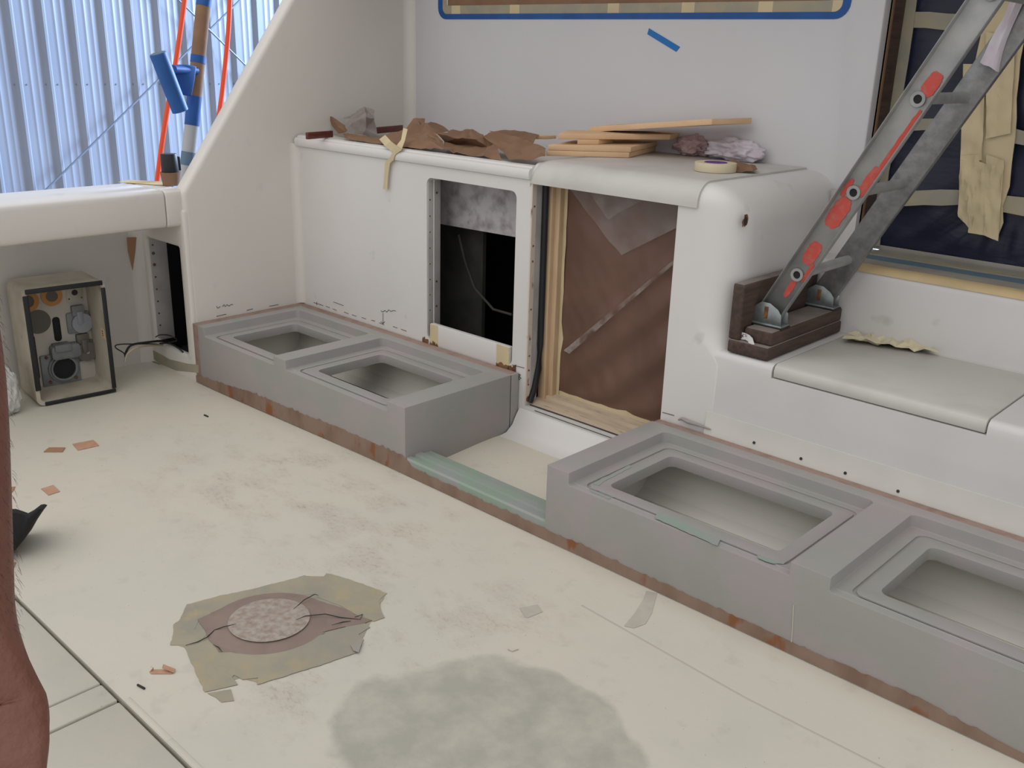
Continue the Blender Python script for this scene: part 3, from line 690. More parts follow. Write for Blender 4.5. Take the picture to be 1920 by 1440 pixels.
# white inside faces seen through the openings: lining boards
for x0, x1, yb, nm in ((-3.888, -2.491, 2.638, 'a'), (-1.766, .038, 2.641, 'b')):
    b = MB(); b.loft([[(x, yb, .207), (x, yb-.010, .207), (x, yb-.014, .15), (x, yb-.028, .10), (x, yb-.055, .062), (x, yb-.10, .043), (x, yb, .03)] for x in (x0+.008, x1-.008)]); b.box(x0, YB0+.024, .03, x0+.008, yb-.012, .207); b.box(x1-.008, YB0+.024, .03, x1, yb-.012, .207)
    b.build('inner_lining', 'inner', mo)
# low connecting strip
x0, x1 = -2.474, -1.783
MB().loft([[(x, YB0+.002, .015), (x, YB0+.002, .083), (x, YB0+.008, .089), (x, YB0+.028, .089), (x, YB0+.033, .082), (x, YB0+.045, .082), (x, YB0+.050, .091), (x, YB0+.080, .091), (x, YB0+.086, .084), (x, YB0+.125, .082), (x, YB0+.135, .070), (x, YB0+.135, .02)] for x in (x0, x1)]).build('connecting_strip', 'primer_green', mo, smooth=30)
# brown faced edge along the foot, ragged where the primer stops
b = MB(); rnd = random.Random(21); tops = [(-3.956, .036), (-3.90, .040), (-3.47, .074), (-3.14, .081), (-2.87, .092), (-2.47, .096), (-2.44, .064), (-2.0, .061), (-1.58, .063), (-.94, .058), (-.62, .066), (-.355, .047), (.06, .045)]
def ztop(x):
    for (xa, za), (xb, zb) in zip(tops, tops[1:]):
        if xa <= x <= xb: return za+(zb-za)*(x-xa)/(xb-xa)
    return .05
lo = []; x = -3.956
while x < .06:
    lo.append((x, YB0-.003, ztop(x)+rnd.uniform(-.003, .003)+(.006 if rnd.random() < .06 else 0))); x += rnd.uniform(.006, .022)
lo.append((.06, YB0-.003, .045))
bot = [(lo[k][0], YB0-.003, FZ(lo[k][0], 2)+.0035) for k in range(len(lo))]
n = len(lo); vs = lo+bot+[(p[0], p[1]+.012, p[2]) for p in lo]+[(p[0], p[1]+.012, p[2]) for p in bot]
fs = []
for i in range(n-1): fs += [(i, i+1, n+i+1, n+i), (2*n+i, 3*n+i, 3*n+i+1, 2*n+i+1), (i, 2*n+i, 2*n+i+1, i+1), (n+i, n+i+1, 3*n+i+1, 3*n+i)]
fs += [(0, n, 3*n, 2*n), (n-1, 3*n-1, 4*n-1, 2*n-1)]
b.add(vs, fs).build('brown_foot_board', 'board', mo)
b = MB().box(-3.957, YB0+.002, .0, -3.912, 2.652, .2835); b.build('brown_end_board', 'boardtop', mo, bevel=.002)
MB().box(-3.957, 2.653, .0, -2.481, 2.694, .283).build('brown_back_board', 'boardtop', mo, bevel=.002)
MB().box(-2.4795, 2.645, .04, -2.469, 2.6945, .2835).build('end_return', 'primer', mo, bevel=.002)
MB().box(-1.782, 2.656, .02, .06, 2.6885, .2835).build('brown_back_board', 'boardtop', mo, bevel=.002)
# gap shadow under the right end of left unit
b = MB(); b.tube([(-1.0, 1, 1)]*2, .001) if False else None
# green glass-cloth smears where the primer is rubbed through
gm = mat('rubbed_green', (.255, .335, .275), .7, col2=(.31, .315, .295), scale=30, thr=(.4, .6)); MT['rub'] = gm
def smear(px_list, z, seed):
    rnd = random.Random(seed); P = [onz(x, y, z) for x, y in px_list]; out = []
    for i, p in enumerate(P):
        q_ = P[(i+1) % len(P)]; n = max(1, int((q_-p).length/.015))
        for k in range(n):
            r_ = p.lerp(q_, k/n); r_.x += rnd.uniform(-.002, .002); r_.y += rnd.uniform(-.002, .002); out.append(r_)
    return MB().prism(out, (0, 0, .0007)).build('rubbed_patch', 'rub', mo)
smear([(1108, 912), (1120, 921), (1150, 932), (1140, 936), (1108, 922), (1104, 915)], .2435, 1)
smear([(1234, 958), (1352, 1012), (1345, 1024), (1228, 972)], .2465, 2)
smear([(1112, 908), (1128, 898), (1180, 872), (1184, 876), (1132, 903), (1121, 911)], .2465, 3)
smear([(1420, 1040), (1455, 1052), (1478, 1051), (1470, 1058), (1448, 1057), (1422, 1047)], .2465, 4)
b = MB(); b.tube([ony(1488, 1135, YB0-.001), ony(1486, 1180, YB0-.001), ony(1483, 1215, YB0-.001)], .0016, 6); b.build('resin_run', 'seam', mo)
# ================================================================ THINGS ON THE CABINET
ZT = ZC+.0075
CT = 1.0895                                   # counter on the left
def slab(pts, h, name, m, parent=None, bevel=.0015, seg=1, label=None):
    return MB().prism(pts, (0, 0, h)).build(name, m, parent, bevel=bevel, seg=seg, label=label)
def ribbon(pairs, name, m, parent=None, th=.0012, nrm=(0, 1, 0)):
    b = MB(); n = len(pairs); A = [Vector(a) for a, c in pairs]; B = [Vector(c) for a, c in pairs]; d = Vector(nrm)*th
    vs = A+B+[p+d for p in A]+[p+d for p in B]; fs = []
    for i in range(n-1): fs += [(i, i+1, n+i+1, n+i), (2*n+i, 3*n+i, 3*n+i+1, 2*n+i+1), (i, 2*n+i, 2*n+i+1, i+1), (n+i, n+i+1, 3*n+i+1, 3*n+i)]
    fs += [(0, n, 3*n, 2*n), (n-1, 3*n-1, 4*n-1, 2*n-1)]
    return b.add(vs, fs).build(name, m, parent)
# mahogany battens lying against the wing
a, c = onz(577, 261, CT), onz(762, 246, CT); a.x = max(a.x, XW+.012); 
def batten(px0, px1, lb, h=.030):
    a = onz(*px0, 1.101); c = onz(*px1, 1.101); d = (c-a).normalized(); s = Vector((0, 0, 1)).cross(d)*.016
    if a.x+s.x < XW+.002: s = -s
    o = MB().prism([a, c, c+s, a+s], (0, 0, h)).build('wooden_batten', 'mahogany', bevel=.002)
    return tag(o, lb, 'batten')
batten((578, 261.5), (625, 257.5), 'dark red varnished batten at the left front corner of the cabinet top')
batten((700, 251.5), (756, 246), 'dark red varnished batten behind the crumpled grey paper')
def cs(name, m, lb, cat, pts, nx, ny, amp, seed, **k):
    nrm = k.pop('nrm', None); so = k.pop('solid', .0012)
    o = crumple([ony(a, b_, y) for a, b_, y in pts], nx, ny, amp, seed, nrm=nrm, **k).build(name, m, solid=so)
    return tag(o, lb, cat) if cat else o
def clampz(o, z):                                 # nothing dips under the surface it lies on
    lz = z-o.location.z
    for v in o.data.vertices:
        if v.co.z < lz: v.co.z = lz+random.Random(v.index).uniform(0, .001)
    return o
def zc(zx, zy, y):
    if y < 2.83: y -= .062
    return ony(540+zx/3.692, 160+zy/3.692, y)
def folded(name, m, V, T, lb, cat, z=CT+.0015, amp=.004, seed=1, th=.0012):
    """a hand-folded sheet: V vertices (zoom x, zoom y, depth), T faces; subdivided and creased a little"""
    bm = bmesh.new(); vs = [bm.verts.new(zc(*v)) for v in V]
    for t in T:
        try: bm.faces.new([vs[i] for i in t])
        except ValueError: pass
    bmesh.ops.triangulate(bm, faces=bm.faces)
    bmesh.ops.subdivide_edges(bm, edges=bm.edges, cuts=3, use_grid_fill=True)
    for v in bm.verts:
        p = v.co; n_ = abs(noise.noise(p*14+Vector((seed, 0, 0))))+.5*noise.noise(p*35+Vector((0, seed, 0)))
        v.co = p+Vector((noise.noise(p*20)*.3, -n_*.6, n_*.8))*amp
        zl = max(z, 1.1008) if v.co.y < YF+.115 else z
        if v.co.z < zl: v.co.z = zl+.0003*((v.index*7) % 5)
    me = bpy.data.meshes.new(name); bm.to_mesh(me); bm.free(); me.materials.append(MT[m])
    o = bpy.data.objects.new(name, me); COL.objects.link(o); k = o.modifiers.new('s', 'SOLIDIFY'); k.thickness = th; k.offset = 0
    dg = bpy.context.evaluated_depsgraph_get(); ev = bpy.data.meshes.new_from_object(o.evaluated_get(dg)); o.modifiers.clear(); o.data = ev
    ev.polygons.foreach_set('use_smooth', [True]*len(ev.polygons)); ev.set_sharp_from_angle(angle=R(22)); return tag(o, lb, cat)
folded('crumpled_paper', 'greybag', [(392, 232, 2.92), (430, 216, 2.96), (480, 178, 3.0), (530, 150, 3.02), (598, 172, 3.0), (598, 228, 2.95), (628, 362, 2.90), (560, 362, 2.88), (520, 345, 2.86), (440, 345, 2.86), (402, 300, 2.86), (470, 250, 2.85), (545, 230, 2.85), (540, 300, 2.86)],
       [(0, 1, 11), (1, 2, 11), (2, 12, 11), (2, 3, 12), (3, 4, 5, 12), (5, 6, 13, 12), (6, 7, 13), (7, 8, 13), (8, 9, 11, 13), (11, 12, 13), (9, 10, 11), (10, 0, 11)], 'crumpled grey-brown paper cone standing near the wing bulkhead', 'paper', amp=.012, seed=3)
folded('paper_scrap', 'kraft', [(284, 205, 2.92), (360, 255, 2.90), (424, 300, 2.89), (402, 326, 2.88), (348, 334, 2.87), (305, 280, 2.90), (350, 290, 2.86)],
       [(0, 1, 6), (1, 2, 6), (2, 3, 6), (3, 4, 6), (4, 5, 6), (5, 0, 6)], 'pointed tan paper scrap leaning against the grey paper cone', 'paper', amp=.006, seed=5)
folded('paper_scrap', 'kraft', [(385, 335, 2.84), (470, 345, 2.84), (560, 356, 2.84), (655, 372, 2.86), (690, 408, 2.80), (600, 402, 2.79), (500, 388, 2.79), (395, 374, 2.79)],
       [(0, 1, 6, 7), (1, 2, 5, 6), (2, 3, 4, 5)], 'long folded brown paper strip lying below the grey paper cone', 'paper', amp=.010, seed=8)
folded('crumpled_kraft_paper', 'kraft', [(640, 362, 2.86), (800, 320, 2.96), (880, 246, 3.02), (956, 240, 3.04), (935, 268, 3.0), (1058, 276, 3.06), (1120, 318, 3.04), (1030, 345, 2.90), (1086, 440, 2.80), (1075, 395, 2.84), (990, 446, 2.785), (860, 442, 2.785), (740, 420, 2.79), (830, 372, 2.86), (905, 335, 2.90), (965, 265, 2.96), (960, 345, 2.87), (1000, 405, 2.81), (900, 400, 2.82)],
       [(0, 1, 13), (0, 13, 12), (1, 14, 13), (1, 2, 14), (2, 3, 4), (2, 4, 15, 14), (4, 5, 15), (5, 6, 7, 15), (14, 15, 16), (15, 7, 16), (7, 9, 17, 16), (9, 8, 17), (17, 8, 10), (16, 17, 18), (14, 16, 18, 13), (13, 18, 11, 12), (18, 17, 10, 11)], 'peaked crumpled brown paper behind the dangling tape strips', 'paper', amp=.020, seed=12)
folded('crumpled_kraft_paper', 'kraft', [(1035, 345, 2.88), (1130, 318, 3.0), (1215, 325, 3.02), (1262, 306, 3.04), (1350, 340, 3.0), (1362, 360, 2.93), (1300, 375, 2.90), (1180, 368, 2.88), (1086, 395, 2.90), (1090, 452, 2.80), (1200, 480, 2.80), (1330, 500, 2.80), (1480, 520, 2.79), (1240, 420, 2.94), (1380, 430, 2.93), (1440, 400, 2.90)],
       [(0, 1, 2, 7), (2, 3, 6, 7), (3, 4, 5, 6), (0, 7, 8), (8, 7, 13), (7, 6, 13), (6, 5, 14, 13), (8, 13, 10, 9), (13, 14, 11, 10), (14, 15, 12, 11), (5, 15, 14)], 'hollow dark crumpled brown paper in the middle of the cabinet top', 'paper', amp=.018, seed=15)
folded('crumpled_kraft_paper', 'kraft', [(1352, 362, 2.92), (1405, 330, 3.0), (1520, 345, 2.98), (1640, 380, 2.94), (1720, 412, 2.90), (1785, 440, 2.84), (1782, 498, 2.80), (1690, 515, 2.79), (1535, 524, 2.785), (1490, 460, 2.83), (1560, 420, 2.88), (1650, 460, 2.84)],
       [(0, 1, 2, 10), (2, 3, 10), (3, 4, 11, 10), (4, 5, 6, 11), (6, 7, 11), (7, 8, 9, 11), (9, 10, 11), (0, 10, 9)], 'folded brown paper sheet slipping under the foam boards', 'paper', amp=.016, seed=18)
folded('crumpled_kraft_paper', 'kraft', [(1400, 326, 3.10), (1500, 310, 3.2), (1640, 322, 3.24), (1740, 345, 3.2), (1700, 400, 3.05), (1600, 372, 3.06), (1490, 352, 3.04)],
       [(0, 1, 6), (1, 2, 5, 6), (2, 3, 4, 5)], 'flat brown paper at the back against the cabin bulkhead', 'paper', amp=.012, seed=25)
yb_ = 2.80
# forked strip of masking tape dangling over the edge
tt = thing('masking_tape_strip', 'forked tan masking tape strip dangling over the front edge of the cabinet', 'tape', tuple(ony(735, 290, YF-.02)))
yt = YF-.016
f_ = lambda x, y, yy=yt: ony(x, y, yy)
ribbon([(f_(711, 261, yt+.05), f_(722, 253, yt+.05)), (f_(722, 274), f_(733, 265)), (f_(734, 284), f_(747, 276)), (f_(741, 283), f_(752, 279))], 'short_arm', 'tape', tt)
ribbon([(f_(756, 240, yt+.07), f_(764, 242, yt+.07)), (f_(752, 262, yt+.03), f_(759, 264, yt+.03)), (f_(741, 276, yt-.001), f_(752, 282, yt-.001)), (f_(735, 287, yt-.001), f_(741, 290, yt-.001)), (f_(729, 300, yt-.001), f_(737, 302, yt-.001))], 'long_arm', 'tape', tt)
ribbon([(f_(730, 296), f_(738, 300)), (f_(722, 304), f_(731, 306)), (f_(721, 318), f_(729, 318)), (f_(720, 335), f_(727, 335)), (f_(718, 354), f_(726, 355))], 'tail', 'tape', tt)
pr = cs('tape_curl', 'tape', 'small pale curl of tape lying on the counter edge below the crumpled paper', 'tape', [(752, 282, yb_-.02), (775, 284, yb_-.02), (786, 276, yb_), (764, 277, yb_)], 3, 2, .01, 2, nrm=(0, 0, 1)); clampz(pr, CT+.001)
# foam boards
def board(name, P, h, lb, dz=0):
    P = [Vector(p) for p in P]; o = MB().prism(P, (0, 0, h)).build(name, 'foam', bevel=.002, seg=2); tag(o, lb, 'board', 'buff foam boards on the cabinet top'); return o
def quad(a, b_, d, z):
    A = onz(*a, z); B = onz(*b_, z); D = onz(*d, z); return [A, B, B+(D-A), D]
hb = .0205
A = onz(1024, 292, ZT); B = onz(1179, 296, ZT); C = onz(1273, 272, ZT); q = [A, B, C, A+(C-B)*.95]
def up(P, z, dx=0, dy=0): return [Vector((p.x+dx, p.y+dy, z)) for p in P]
board('foam_board', up(q, ZT), hb, 'lowest buff foam board of the stack, lying on the white lid')
board('foam_board', up(q, ZT+hb+.0005, .004, .004), hb, 'second buff foam board from the bottom of the stack')
z3 = ZT+2*hb+.001
sp = [onz(1082, 271, z3), onz(1122, 271, z3)]; sp += [sp[1]+Vector((-.02, .12, 0)), sp[0]+Vector((-.02, .12, 0))]
board('foam_board', sp, .019, 'small buff foam block used as a spacer inside the stack')
z4 = z3+.0195
q4 = quad((1046, 261), (1256, 262), (1026, 254), z4); dv = (q4[3]-q4[0]).normalized()*.30; q4 = [q4[0], q4[1], q4[1]+Vector((-.05, .20, 0)), q4[0]+Vector((-.10, .17, 0))]
board('foam_board', q4, .021, 'upper buff foam board tilted over the spacer block')
z5 = z4+.0215; FLq = ony(1105, 248, 3.16)
q5 = [onz(1186, 243, z5), onz(1334, 236, z5), onz(1408, 233, z5)]
q5 = [Vector((-2.56, 3.10, z5)), None, None, None]
FRt = ony(1334, 234, 3.19); BRt = ony(1409, 232, 3.39); FLt = ony(1060, 247, 3.16)
Pb = [FLq, FRt, BRt, Vector((FLq.x-.03, 3.385, FLq.z+.0))]
board('foam_board', Pb, .022, 'long buff foam board on top, reaching right along the cabin bulkhead')
tb_ = [onz(997, 262, CT+.05), onz(1026, 262, CT+.05)]; tb_ += [tb_[1]+Vector((0, .06, 0)), tb_[0]+Vector((-.02, .05, 0))]
MBo = MB().prism(up(tb_, CT+.052), (0, 0, .014)).build('foam_board', 'foam', bevel=.002); tag(MBo, 'short buff foam offcut poking out left of the stack above the brown paper', 'board', 'buff foam boards on the cabinet top')
# rags
def rag(c, r, seed, m, name, lb, sq=(1, 1, .45), cat='rag', zmin=ZT, amp=.5, parent=None, fr=2.2):
    bm = bmesh.new(); bmesh.ops.create_icosphere(bm, subdivisions=5, radius=1)
    for v in bm.verts:
        d = v.co.normalized(); n1 = noise.noise(d*fr+Vector((seed, 0, 0))); n2 = noise.noise(d*fr*2.4+Vector((0, seed, 0))); n3 = abs(noise.noise(d*fr*4+Vector((0, 0, seed))))
        k = 1+amp*n1*.8+amp*.35*n2-amp*.35*n3
        v.co = Vector((d.x*sq[0]*k, d.y*sq[1]*k, max(d.z*sq[2]*k, -sq[2]*.8)))*r
    me = bpy.data.meshes.new(name); bm.to_mesh(me); bm.free()
    zz = min(v.co.z for v in me.vertices); me.transform(Matrix.Translation(Vector((c[0], c[1], zmin-zz+.0005))))
    me.materials.append(MT[m]); me.polygons.foreach_set('use_smooth', [True]*len(me.polygons))
    o = bpy.data.objects.new(name, me); COL.objects.link(o); return tag(o, lb, cat) if cat else o
c = onz(1298, 291, ZT); rag(c, .085, 3, 'ragpink', 'rag', 'crumpled pinkish rag tucked beside the foam boards', (1.0, .7, .52))
c = onz(1376, 300, ZT); rag(c, .098, 7.3, 'rag', 'rag', 'bundled white rag near the cabin bulkhead behind the tape roll', (1.22, .75, .46), fr=1.7)
# roll of tape
c = onz(1332, 322, ZT+.0); c.y += .03
t = thing('tape_roll', 'roll of cream masking tape with purple core lying on the white lid', 'tape', (c.x, c.y, ZT))
MB().annulus((c.x, c.y, ZT+.0005), (0, 0, 1), .040, .073, .030, 40).build('tape_ring', 'rolltape', t, bevel=.0015, smooth=40)
MB().annulus((c.x, c.y, ZT+.001), (0, 0, 1), .037, .0398, .0305, 40).build('core', 'purple', t, smooth=40)
MB().disc((c.x, c.y, ZT+.024), (0, 0, 1), .0368, .006, 36).build('core_label', 'purple', t)
pr = cs('paper_scrap', 'kraft', 'brown paper scrap lying right of the tape roll', 'paper', [(1370, 324, 3.02), (1420, 322, 3.05), (1416, 312, 3.16), (1366, 304, 3.10)], 5, 4, .014, 31, freq=2, nrm=(0, 0, 1)); clampz(pr, ZT+.001)
# ================================================================ MASKED DOORWAY
mp_ = thing('masking_sheet', 'brown paper and clear plastic sheet masking the cabinet doorway', 'paper sheet', (-2.07, YF+.13, .19))
b = MB(); nx, nz = 60, 90; vs = []; fs = []
X0, X1, Z0, Z1 = XJ+.030, -1.786, .192, 1.068
f0, f1 = ony(1062, 655, YF+.13), ony(1275, 482, YF+.13)
fd = Vector((f1.x-f0.x, f1.z-f0.z)).normalized()
for j in range(nz+1):
    for i in range(nx+1):
        x = X0+(X1-X0)*i/nx; z = Z0+(Z1-Z0)*j/nz
        r_ = Vector((x-f0.x, z-f0.z)); dd = r_.x*fd.y-r_.y*fd.x; al = r_.x*fd.x+r_.y*fd.y
        env = math.exp(-(dd/.022)**2)*sm((al+.02)/.08)
        w = -.014*env
        w += .010*math.sin(42*dd+1.0)*sm((dd-.02)/.12)*sm((x-X0)/.2)                # drapes below the fold
        w += .006*noise.noise(Vector((x*7, z*5, 2)))+.003*noise.noise(Vector((x*18+z*9, z*10, 7)))
        edge = min(sm((x-X0)/.06), sm((X1-x)/.02), sm((z-Z0)/.05))
        vs.append((x, YF+.127-.004*edge+w*edge+.008*(1-edge)*0, z))
for j in range(nz):
    for i in range(nx): a = j*(nx+1)+i; fs.append((a, a+1, a+nx+2, a+nx+1))
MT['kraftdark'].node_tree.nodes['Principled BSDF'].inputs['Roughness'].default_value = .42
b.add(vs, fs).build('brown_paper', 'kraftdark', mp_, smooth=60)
film = [(1046, 352), (1166, 478), (1284, 420), (1286, 345)]
Q = [ony(x, y, YF+.112) for x, y in film]
Q[2].x = min(Q[2].x, -1.787); Q[3].x = min(Q[3].x, -1.787); Q[3].z = Q[0].z = 1.066
crumple([Q[0], Q[1], Q[2], Q[3]], 14, 12, .010, 5, facet=False, freq=4, nrm=(0, -1, 0)).build('plastic_film', 'film', mp_, smooth=60)
crumple([ony(1057, 657, YF+.106), ony(1068, 663, YF+.106), ony(1273, 487, YF+.106), ony(1272, 480, YF+.106)], 3, 16, .004, 19, facet=False, freq=4, nrm=(0, -1, 0)).build('fold_highlight', 'film2', mp_, smooth=60)  # pale strip painting the bright highlight along the paper fold
crumple([ony(1100, 352, YF+.10), ony(1142, 412, YF+.10), ony(1160, 400, YF+.10), ony(1250, 352, YF+.10)], 8, 6, .010, 9, facet=False, freq=4, nrm=(0, -1, 0)).build('plastic_film', 'film', mp_, smooth=60)
# ================================================================ LADDER CHOCKS AND LADDER
def chock(x0, y0, z0, x1, y1, z1, lb, top=True):
    t = thing('wooden_plank', lb, 'plank', ((x0+x1)/2, (y0+y1)/2, z0), 'dark planks under the ladder')
    MB().box(x0, y0, z0, x1, y1, z1-.0015).build('plank_body', 'wooddark', t, bevel=.006, seg=2)
    MB().box(x0+.004, y0+.004, z1-.004, x1-.004, y1-.004, z1).build('dusty_top', 'dusty', t, bevel=.002, seg=1)
    return t
zs0 = ZS+.004
chock(XR+.008, 2.712, zs0, -1.408, 3.235, zs0+.043, 'dark weathered lower plank lying along the cabinet end on the white step')
chock(XR+.052, 2.735, zs0+.0435, -1.412, 3.235, zs0+.089, 'dark upper plank carrying the ladder feet')
chock(XR+.004, 2.718, zs0+.0435, XR+.046, 3.235, .812, 'dark plank standing on edge against the cabinet end')
z6 = zs0+.089
lb_ = thing('paper_label', 'small curled white printed label stuck at the end of the ladder planks', 'label', tuple(ony(1400, 635, 2.731)))
ribbon([(ony(1386, 622, 2.7335), ony(1386, 636, 2.7335)), (ony(1396, 624, 2.732), ony(1398, 637, 2.732)), (ony(1405, 628, 2.729), ony(1404, 641, 2.729))], 'printed_part', 'paperwhite', lb_, nrm=(0, -1, 0))
ribbon([(ony(1405, 628, 2.729), ony(1404, 640, 2.729)), (ony(1411, 634, 2.722), ony(1403, 644, 2.724)), (ony(1415, 646, 2.716), ony(1403, 645, 2.722))], 'curled_part', 'paperwhite', lb_, nrm=(0, -1, 0))
b = MB()
for pts in ([(1389, 627), (1394, 632)], [(1394, 626), (1390, 633)], [(1396, 627), (1402, 629)], [(1397, 630), (1402, 632)]): b.tube([ony(x, y, 2.7295) for x, y in pts], .0009, 5)
b.build_each('print', 'marker', lb_)
ladder = thing('ladder', 'worn aluminium ladder with red paint marks leaning over the step', 'ladder', (-1.47, 3.0, z6))
p0 = Vector((-1.472, 0, .712)); u = Vector((.507, 0, .951)).normalized(); w_ = Vector((u.z, 0, -u.x))   # w_: across the rail, to the right
def rail(yw, dirn, name, face, L=1.95, hw=.041, s0=-.005):
    t = .003; fl = .027
    prof = [(-hw, 0), (-hw, dirn*fl), (-hw+t, dirn*fl), (-hw+t, dirn*t), (hw-t, dirn*t), (hw-t, dirn*fl), (hw, dirn*fl), (hw, 0)]
    def P(s, a, y): q = p0+u*s+w_*a; return (q.x, yw+y, q.z)
    return MB().loft([[P(s, a, y) for a, y in prof] for s in (s0, s0+L)])
yn, yf = 2.830, 3.185
r1 = rail(yn, -1, 'rail', None).build('rail', 'aluface', ladder, bevel=.0012, seg=1)
r2 = rail(yf, 1, 'rail', None).build('rail', 'alu', ladder, bevel=.0012, seg=1)
rs_ = [(Vector((-1.387, 0, .845))-p0).dot(u)]; rs_ += [rs_[0]+.3135*k for k in range(1, 6)]
for s in rs_:
    q = p0+u*s
    ln = [Vector((q.x, y, q.z)) for y in (yn-.006, yn+.004, yf-.006, yf+.012)]
    b = MB(); n = 16
    b.tube(ln, .0165, n, cap=False); b.tube(ln, .0125, n, cap=False)
    k = b.build('rung', 'aluface', ladder, smooth=50)
    MB().annulus((q.x, yn-.0045, q.z), (0, -1, 0), .0125, .0215, .004, 20).build('rung_collar', 'aluface', k, smooth=40)
    MB().disc((q.x, yn-.0052, q.z), (0, 1, 0), .0128, .003, 16).build('rung_hole', 'void', k)
# paint marks: thin worn coats on the web
def paint(s0, s1, a0, a1, seed, rnd_=.02):
    rnd = random.Random(seed); n = 14; L = []; Rr = []
    for k in range(n+1):
        t = k/n; s = s0+(s1-s0)*t; e = math.sqrt(max(0, 1-(2*t-1)**2))*.5+.5 if abs(2*t-1) > .7 else 1
        m_ = (a0+a1)/2; h = (a1-a0)/2*e
        L.append((s, m_-h+rnd.uniform(-.0015, .0015))); Rr.append((s, m_+h+rnd.uniform(-.0015, .0015)))
    P = [(p0+u*s+w_*a) for s, a in L+Rr[::-1]]
    return MB().prism([(q.x, yn-.0032, q.z) for q in P], (0, -.0005-.0002*seed, 0)).build('red_paint_mark', 'red', r1)
S = rs_
paint(S[0]+.045, S[0]+.125, -.022, .022, 1); paint(S[0]-.085, S[0]-.02, -.004, .016, 2); paint(S[0]-.01, S[0]+.06, .018, .032, 3)
paint(S[1]-.13, S[1]-.025, -.030, .020, 4); paint(S[1]+.0, S[1]+.10, .004, .032, 5); paint(S[1]+.08, S[2]-.02, .018, .034, 6)
paint(S[2]+.015, S[2]+.085, -.012, .028, 7); paint(S[1]-.03, S[1]+.03, -.034, -.018, 8)
def foot(y0, nm):
    x0, x1 = -1.532, -1.414; xm = -1.473
    base = MB().box(x0, y0-.004, z6, x1, y0+.052, z6+.010).build('foot_bracket', 'zinc', ladder, bevel=.003)
    for yy in (y0, y0+.045):
        pr_ = [(x0+.004, z6+.009), (x1-.004, z6+.009), (x1-.006, z6+.045), (x1-.02, z6+.062), (xm+.01, z6+.078), (xm-.02, z6+.079), (x0+.02, z6+.066), (x0+.008, z6+.055)]
        MB().prism([(x, yy, z) for x, z in pr_], (0, .003, 0)).build('cheek_plate', 'zinc', base, bevel=.001, seg=1)
    MB().box(xm-.008, y0-.0015, z6+.026, xm+.006, y0+.0, z6+.066).build('bolt_slot', 'rust', base, bevel=.001)
    MB().disc((xm-.002, y0-.006, z6+.036), (0, 1, 0), .007, .006, 8).build('bolt', 'rust', base)
    MB().box(x0-.002, y0-.006, z6, x1+.003, y0+.054, z6+.004).build('rubber_sole', 'black', base)
foot(yn-.036, 'a'); foot(yf-.020, 'b')
# white rag hanging on the far rail
def uq(s, a, y): q = p0+u*s+w_*a; return Vector((q.x, y, q.z))
g0 = [ony(1838, 117, yf-.012), ony(1872, 134, yf-.012), ony(1925, -25, yf-.03), ony(1895, -30, yf-.02)]
b = MB(); hv = []; hp = [((1838, 117), (1872, 135)), ((1848, 97), (1875, 118)), ((1856, 78), (1880, 96)), ((1868, 56), (1888, 72)), ((1882, 34), (1898, 48)), ((1890, 14), (1910, 22)), ((1898, -10), (1922, -4)), ((1902, -40), (1938, -36))]
for k, (a, c) in enumerate(hp):
    for i in range(7):
        t = i/6; yy = yf-.006-.022*math.sin(math.pi*t)-.004*math.sin(3*math.pi*t+k*.7); hv.append(ony(a[0]+(c[0]-a[0])*t, a[1]+(c[1]-a[1])*t+1.5*math.sin(t*9), yy))
b.add(hv, [(r_*7+i, r_*7+i+1, r_*7+i+8, r_*7+i+7) for r_ in range(7) for i in range(6)])
hr = b.build('hanging_cloth', 'rag', solid=.002, smooth=60)
tag(hr, 'white cloth wrapped over the far rail at the top of the ladder', 'cloth')
g1 = [ony(1862, 150, yf+.05), ony(1872, 168, yf+.05), ony(1885, 120, yf+.05), ony(1878, 110, yf+.05)]
# crumpled masking paper on the lid
pp = onz(1600, 640, ZS+.005)
o = crumple([onz(1578, 642, ZS+.006), onz(1758, 668, ZS+.006), onz(1752, 654, ZS+.006), onz(1600, 626, ZS+.006)], 16, 5, .020, 51, freq=5, jag=.06, nrm=(0, 0, 1)).build('tape_wad', mat('cream_wad', (.62, .56, .40), .75, col2=(.56, .50, .34), scale=12), solid=.001)
tag(o, 'crumpled cream masking tape wad lying along the back of the step lid', 'tape'); clampz(o, ZS+.0045)
# ================================================================ SOCKET BOX
sb_o = Vector((-4.102, 1.432, 0)); sa = R(5.5)
nb = Vector((math.cos(sa), -math.sin(sa), 0)); ub_ = Vector((math.sin(sa), math.cos(sa), 0)); zb = Vector((0, 0, 1))
def BX(px, py, d=0.0):
    r_ = ray(px, py); t = ((sb_o-nb*d-CAM).dot(nb))/r_.dot(nb); return CAM+r_*t
def BP(zx, zy, d=0.0): return BX(zx/5.142, 500+zy/5.142, d)
def loc_(p): v = p-sb_o; return v.dot(ub_), v.z
trp = loc_(BX(192, 523)); tlp = loc_(BX(33, 546)); brp = loc_(BX(222, 733)); 
WB = (brp[0]+trp[0])/2; HB = (trp[1]+tlp[1])/2
DB = .257
bx = thing('socket_box', 'cream open box with grey power sockets and black gasket edge standing on the deck', 'box', tuple(sb_o))
def bpnt(s, z, d): return sb_o+ub_*s+zb*z-nb*d
def brect(s0, z0, s1, z1, d, r, n=5):
    out = []
    for cx, cz, a0 in ((s1-r, z1-r, 0), (s0+r, z1-r, 90), (s0+r, z0+r, 180), (s1-r, z0+r, 270)):
        for k in range(n+1):
            a = R(a0+90*k/n); out.append(bpnt(cx+r*math.cos(a), cz+r*math.sin(a), d))
    return out
zf = .004
b = MB(); tp_ = .012
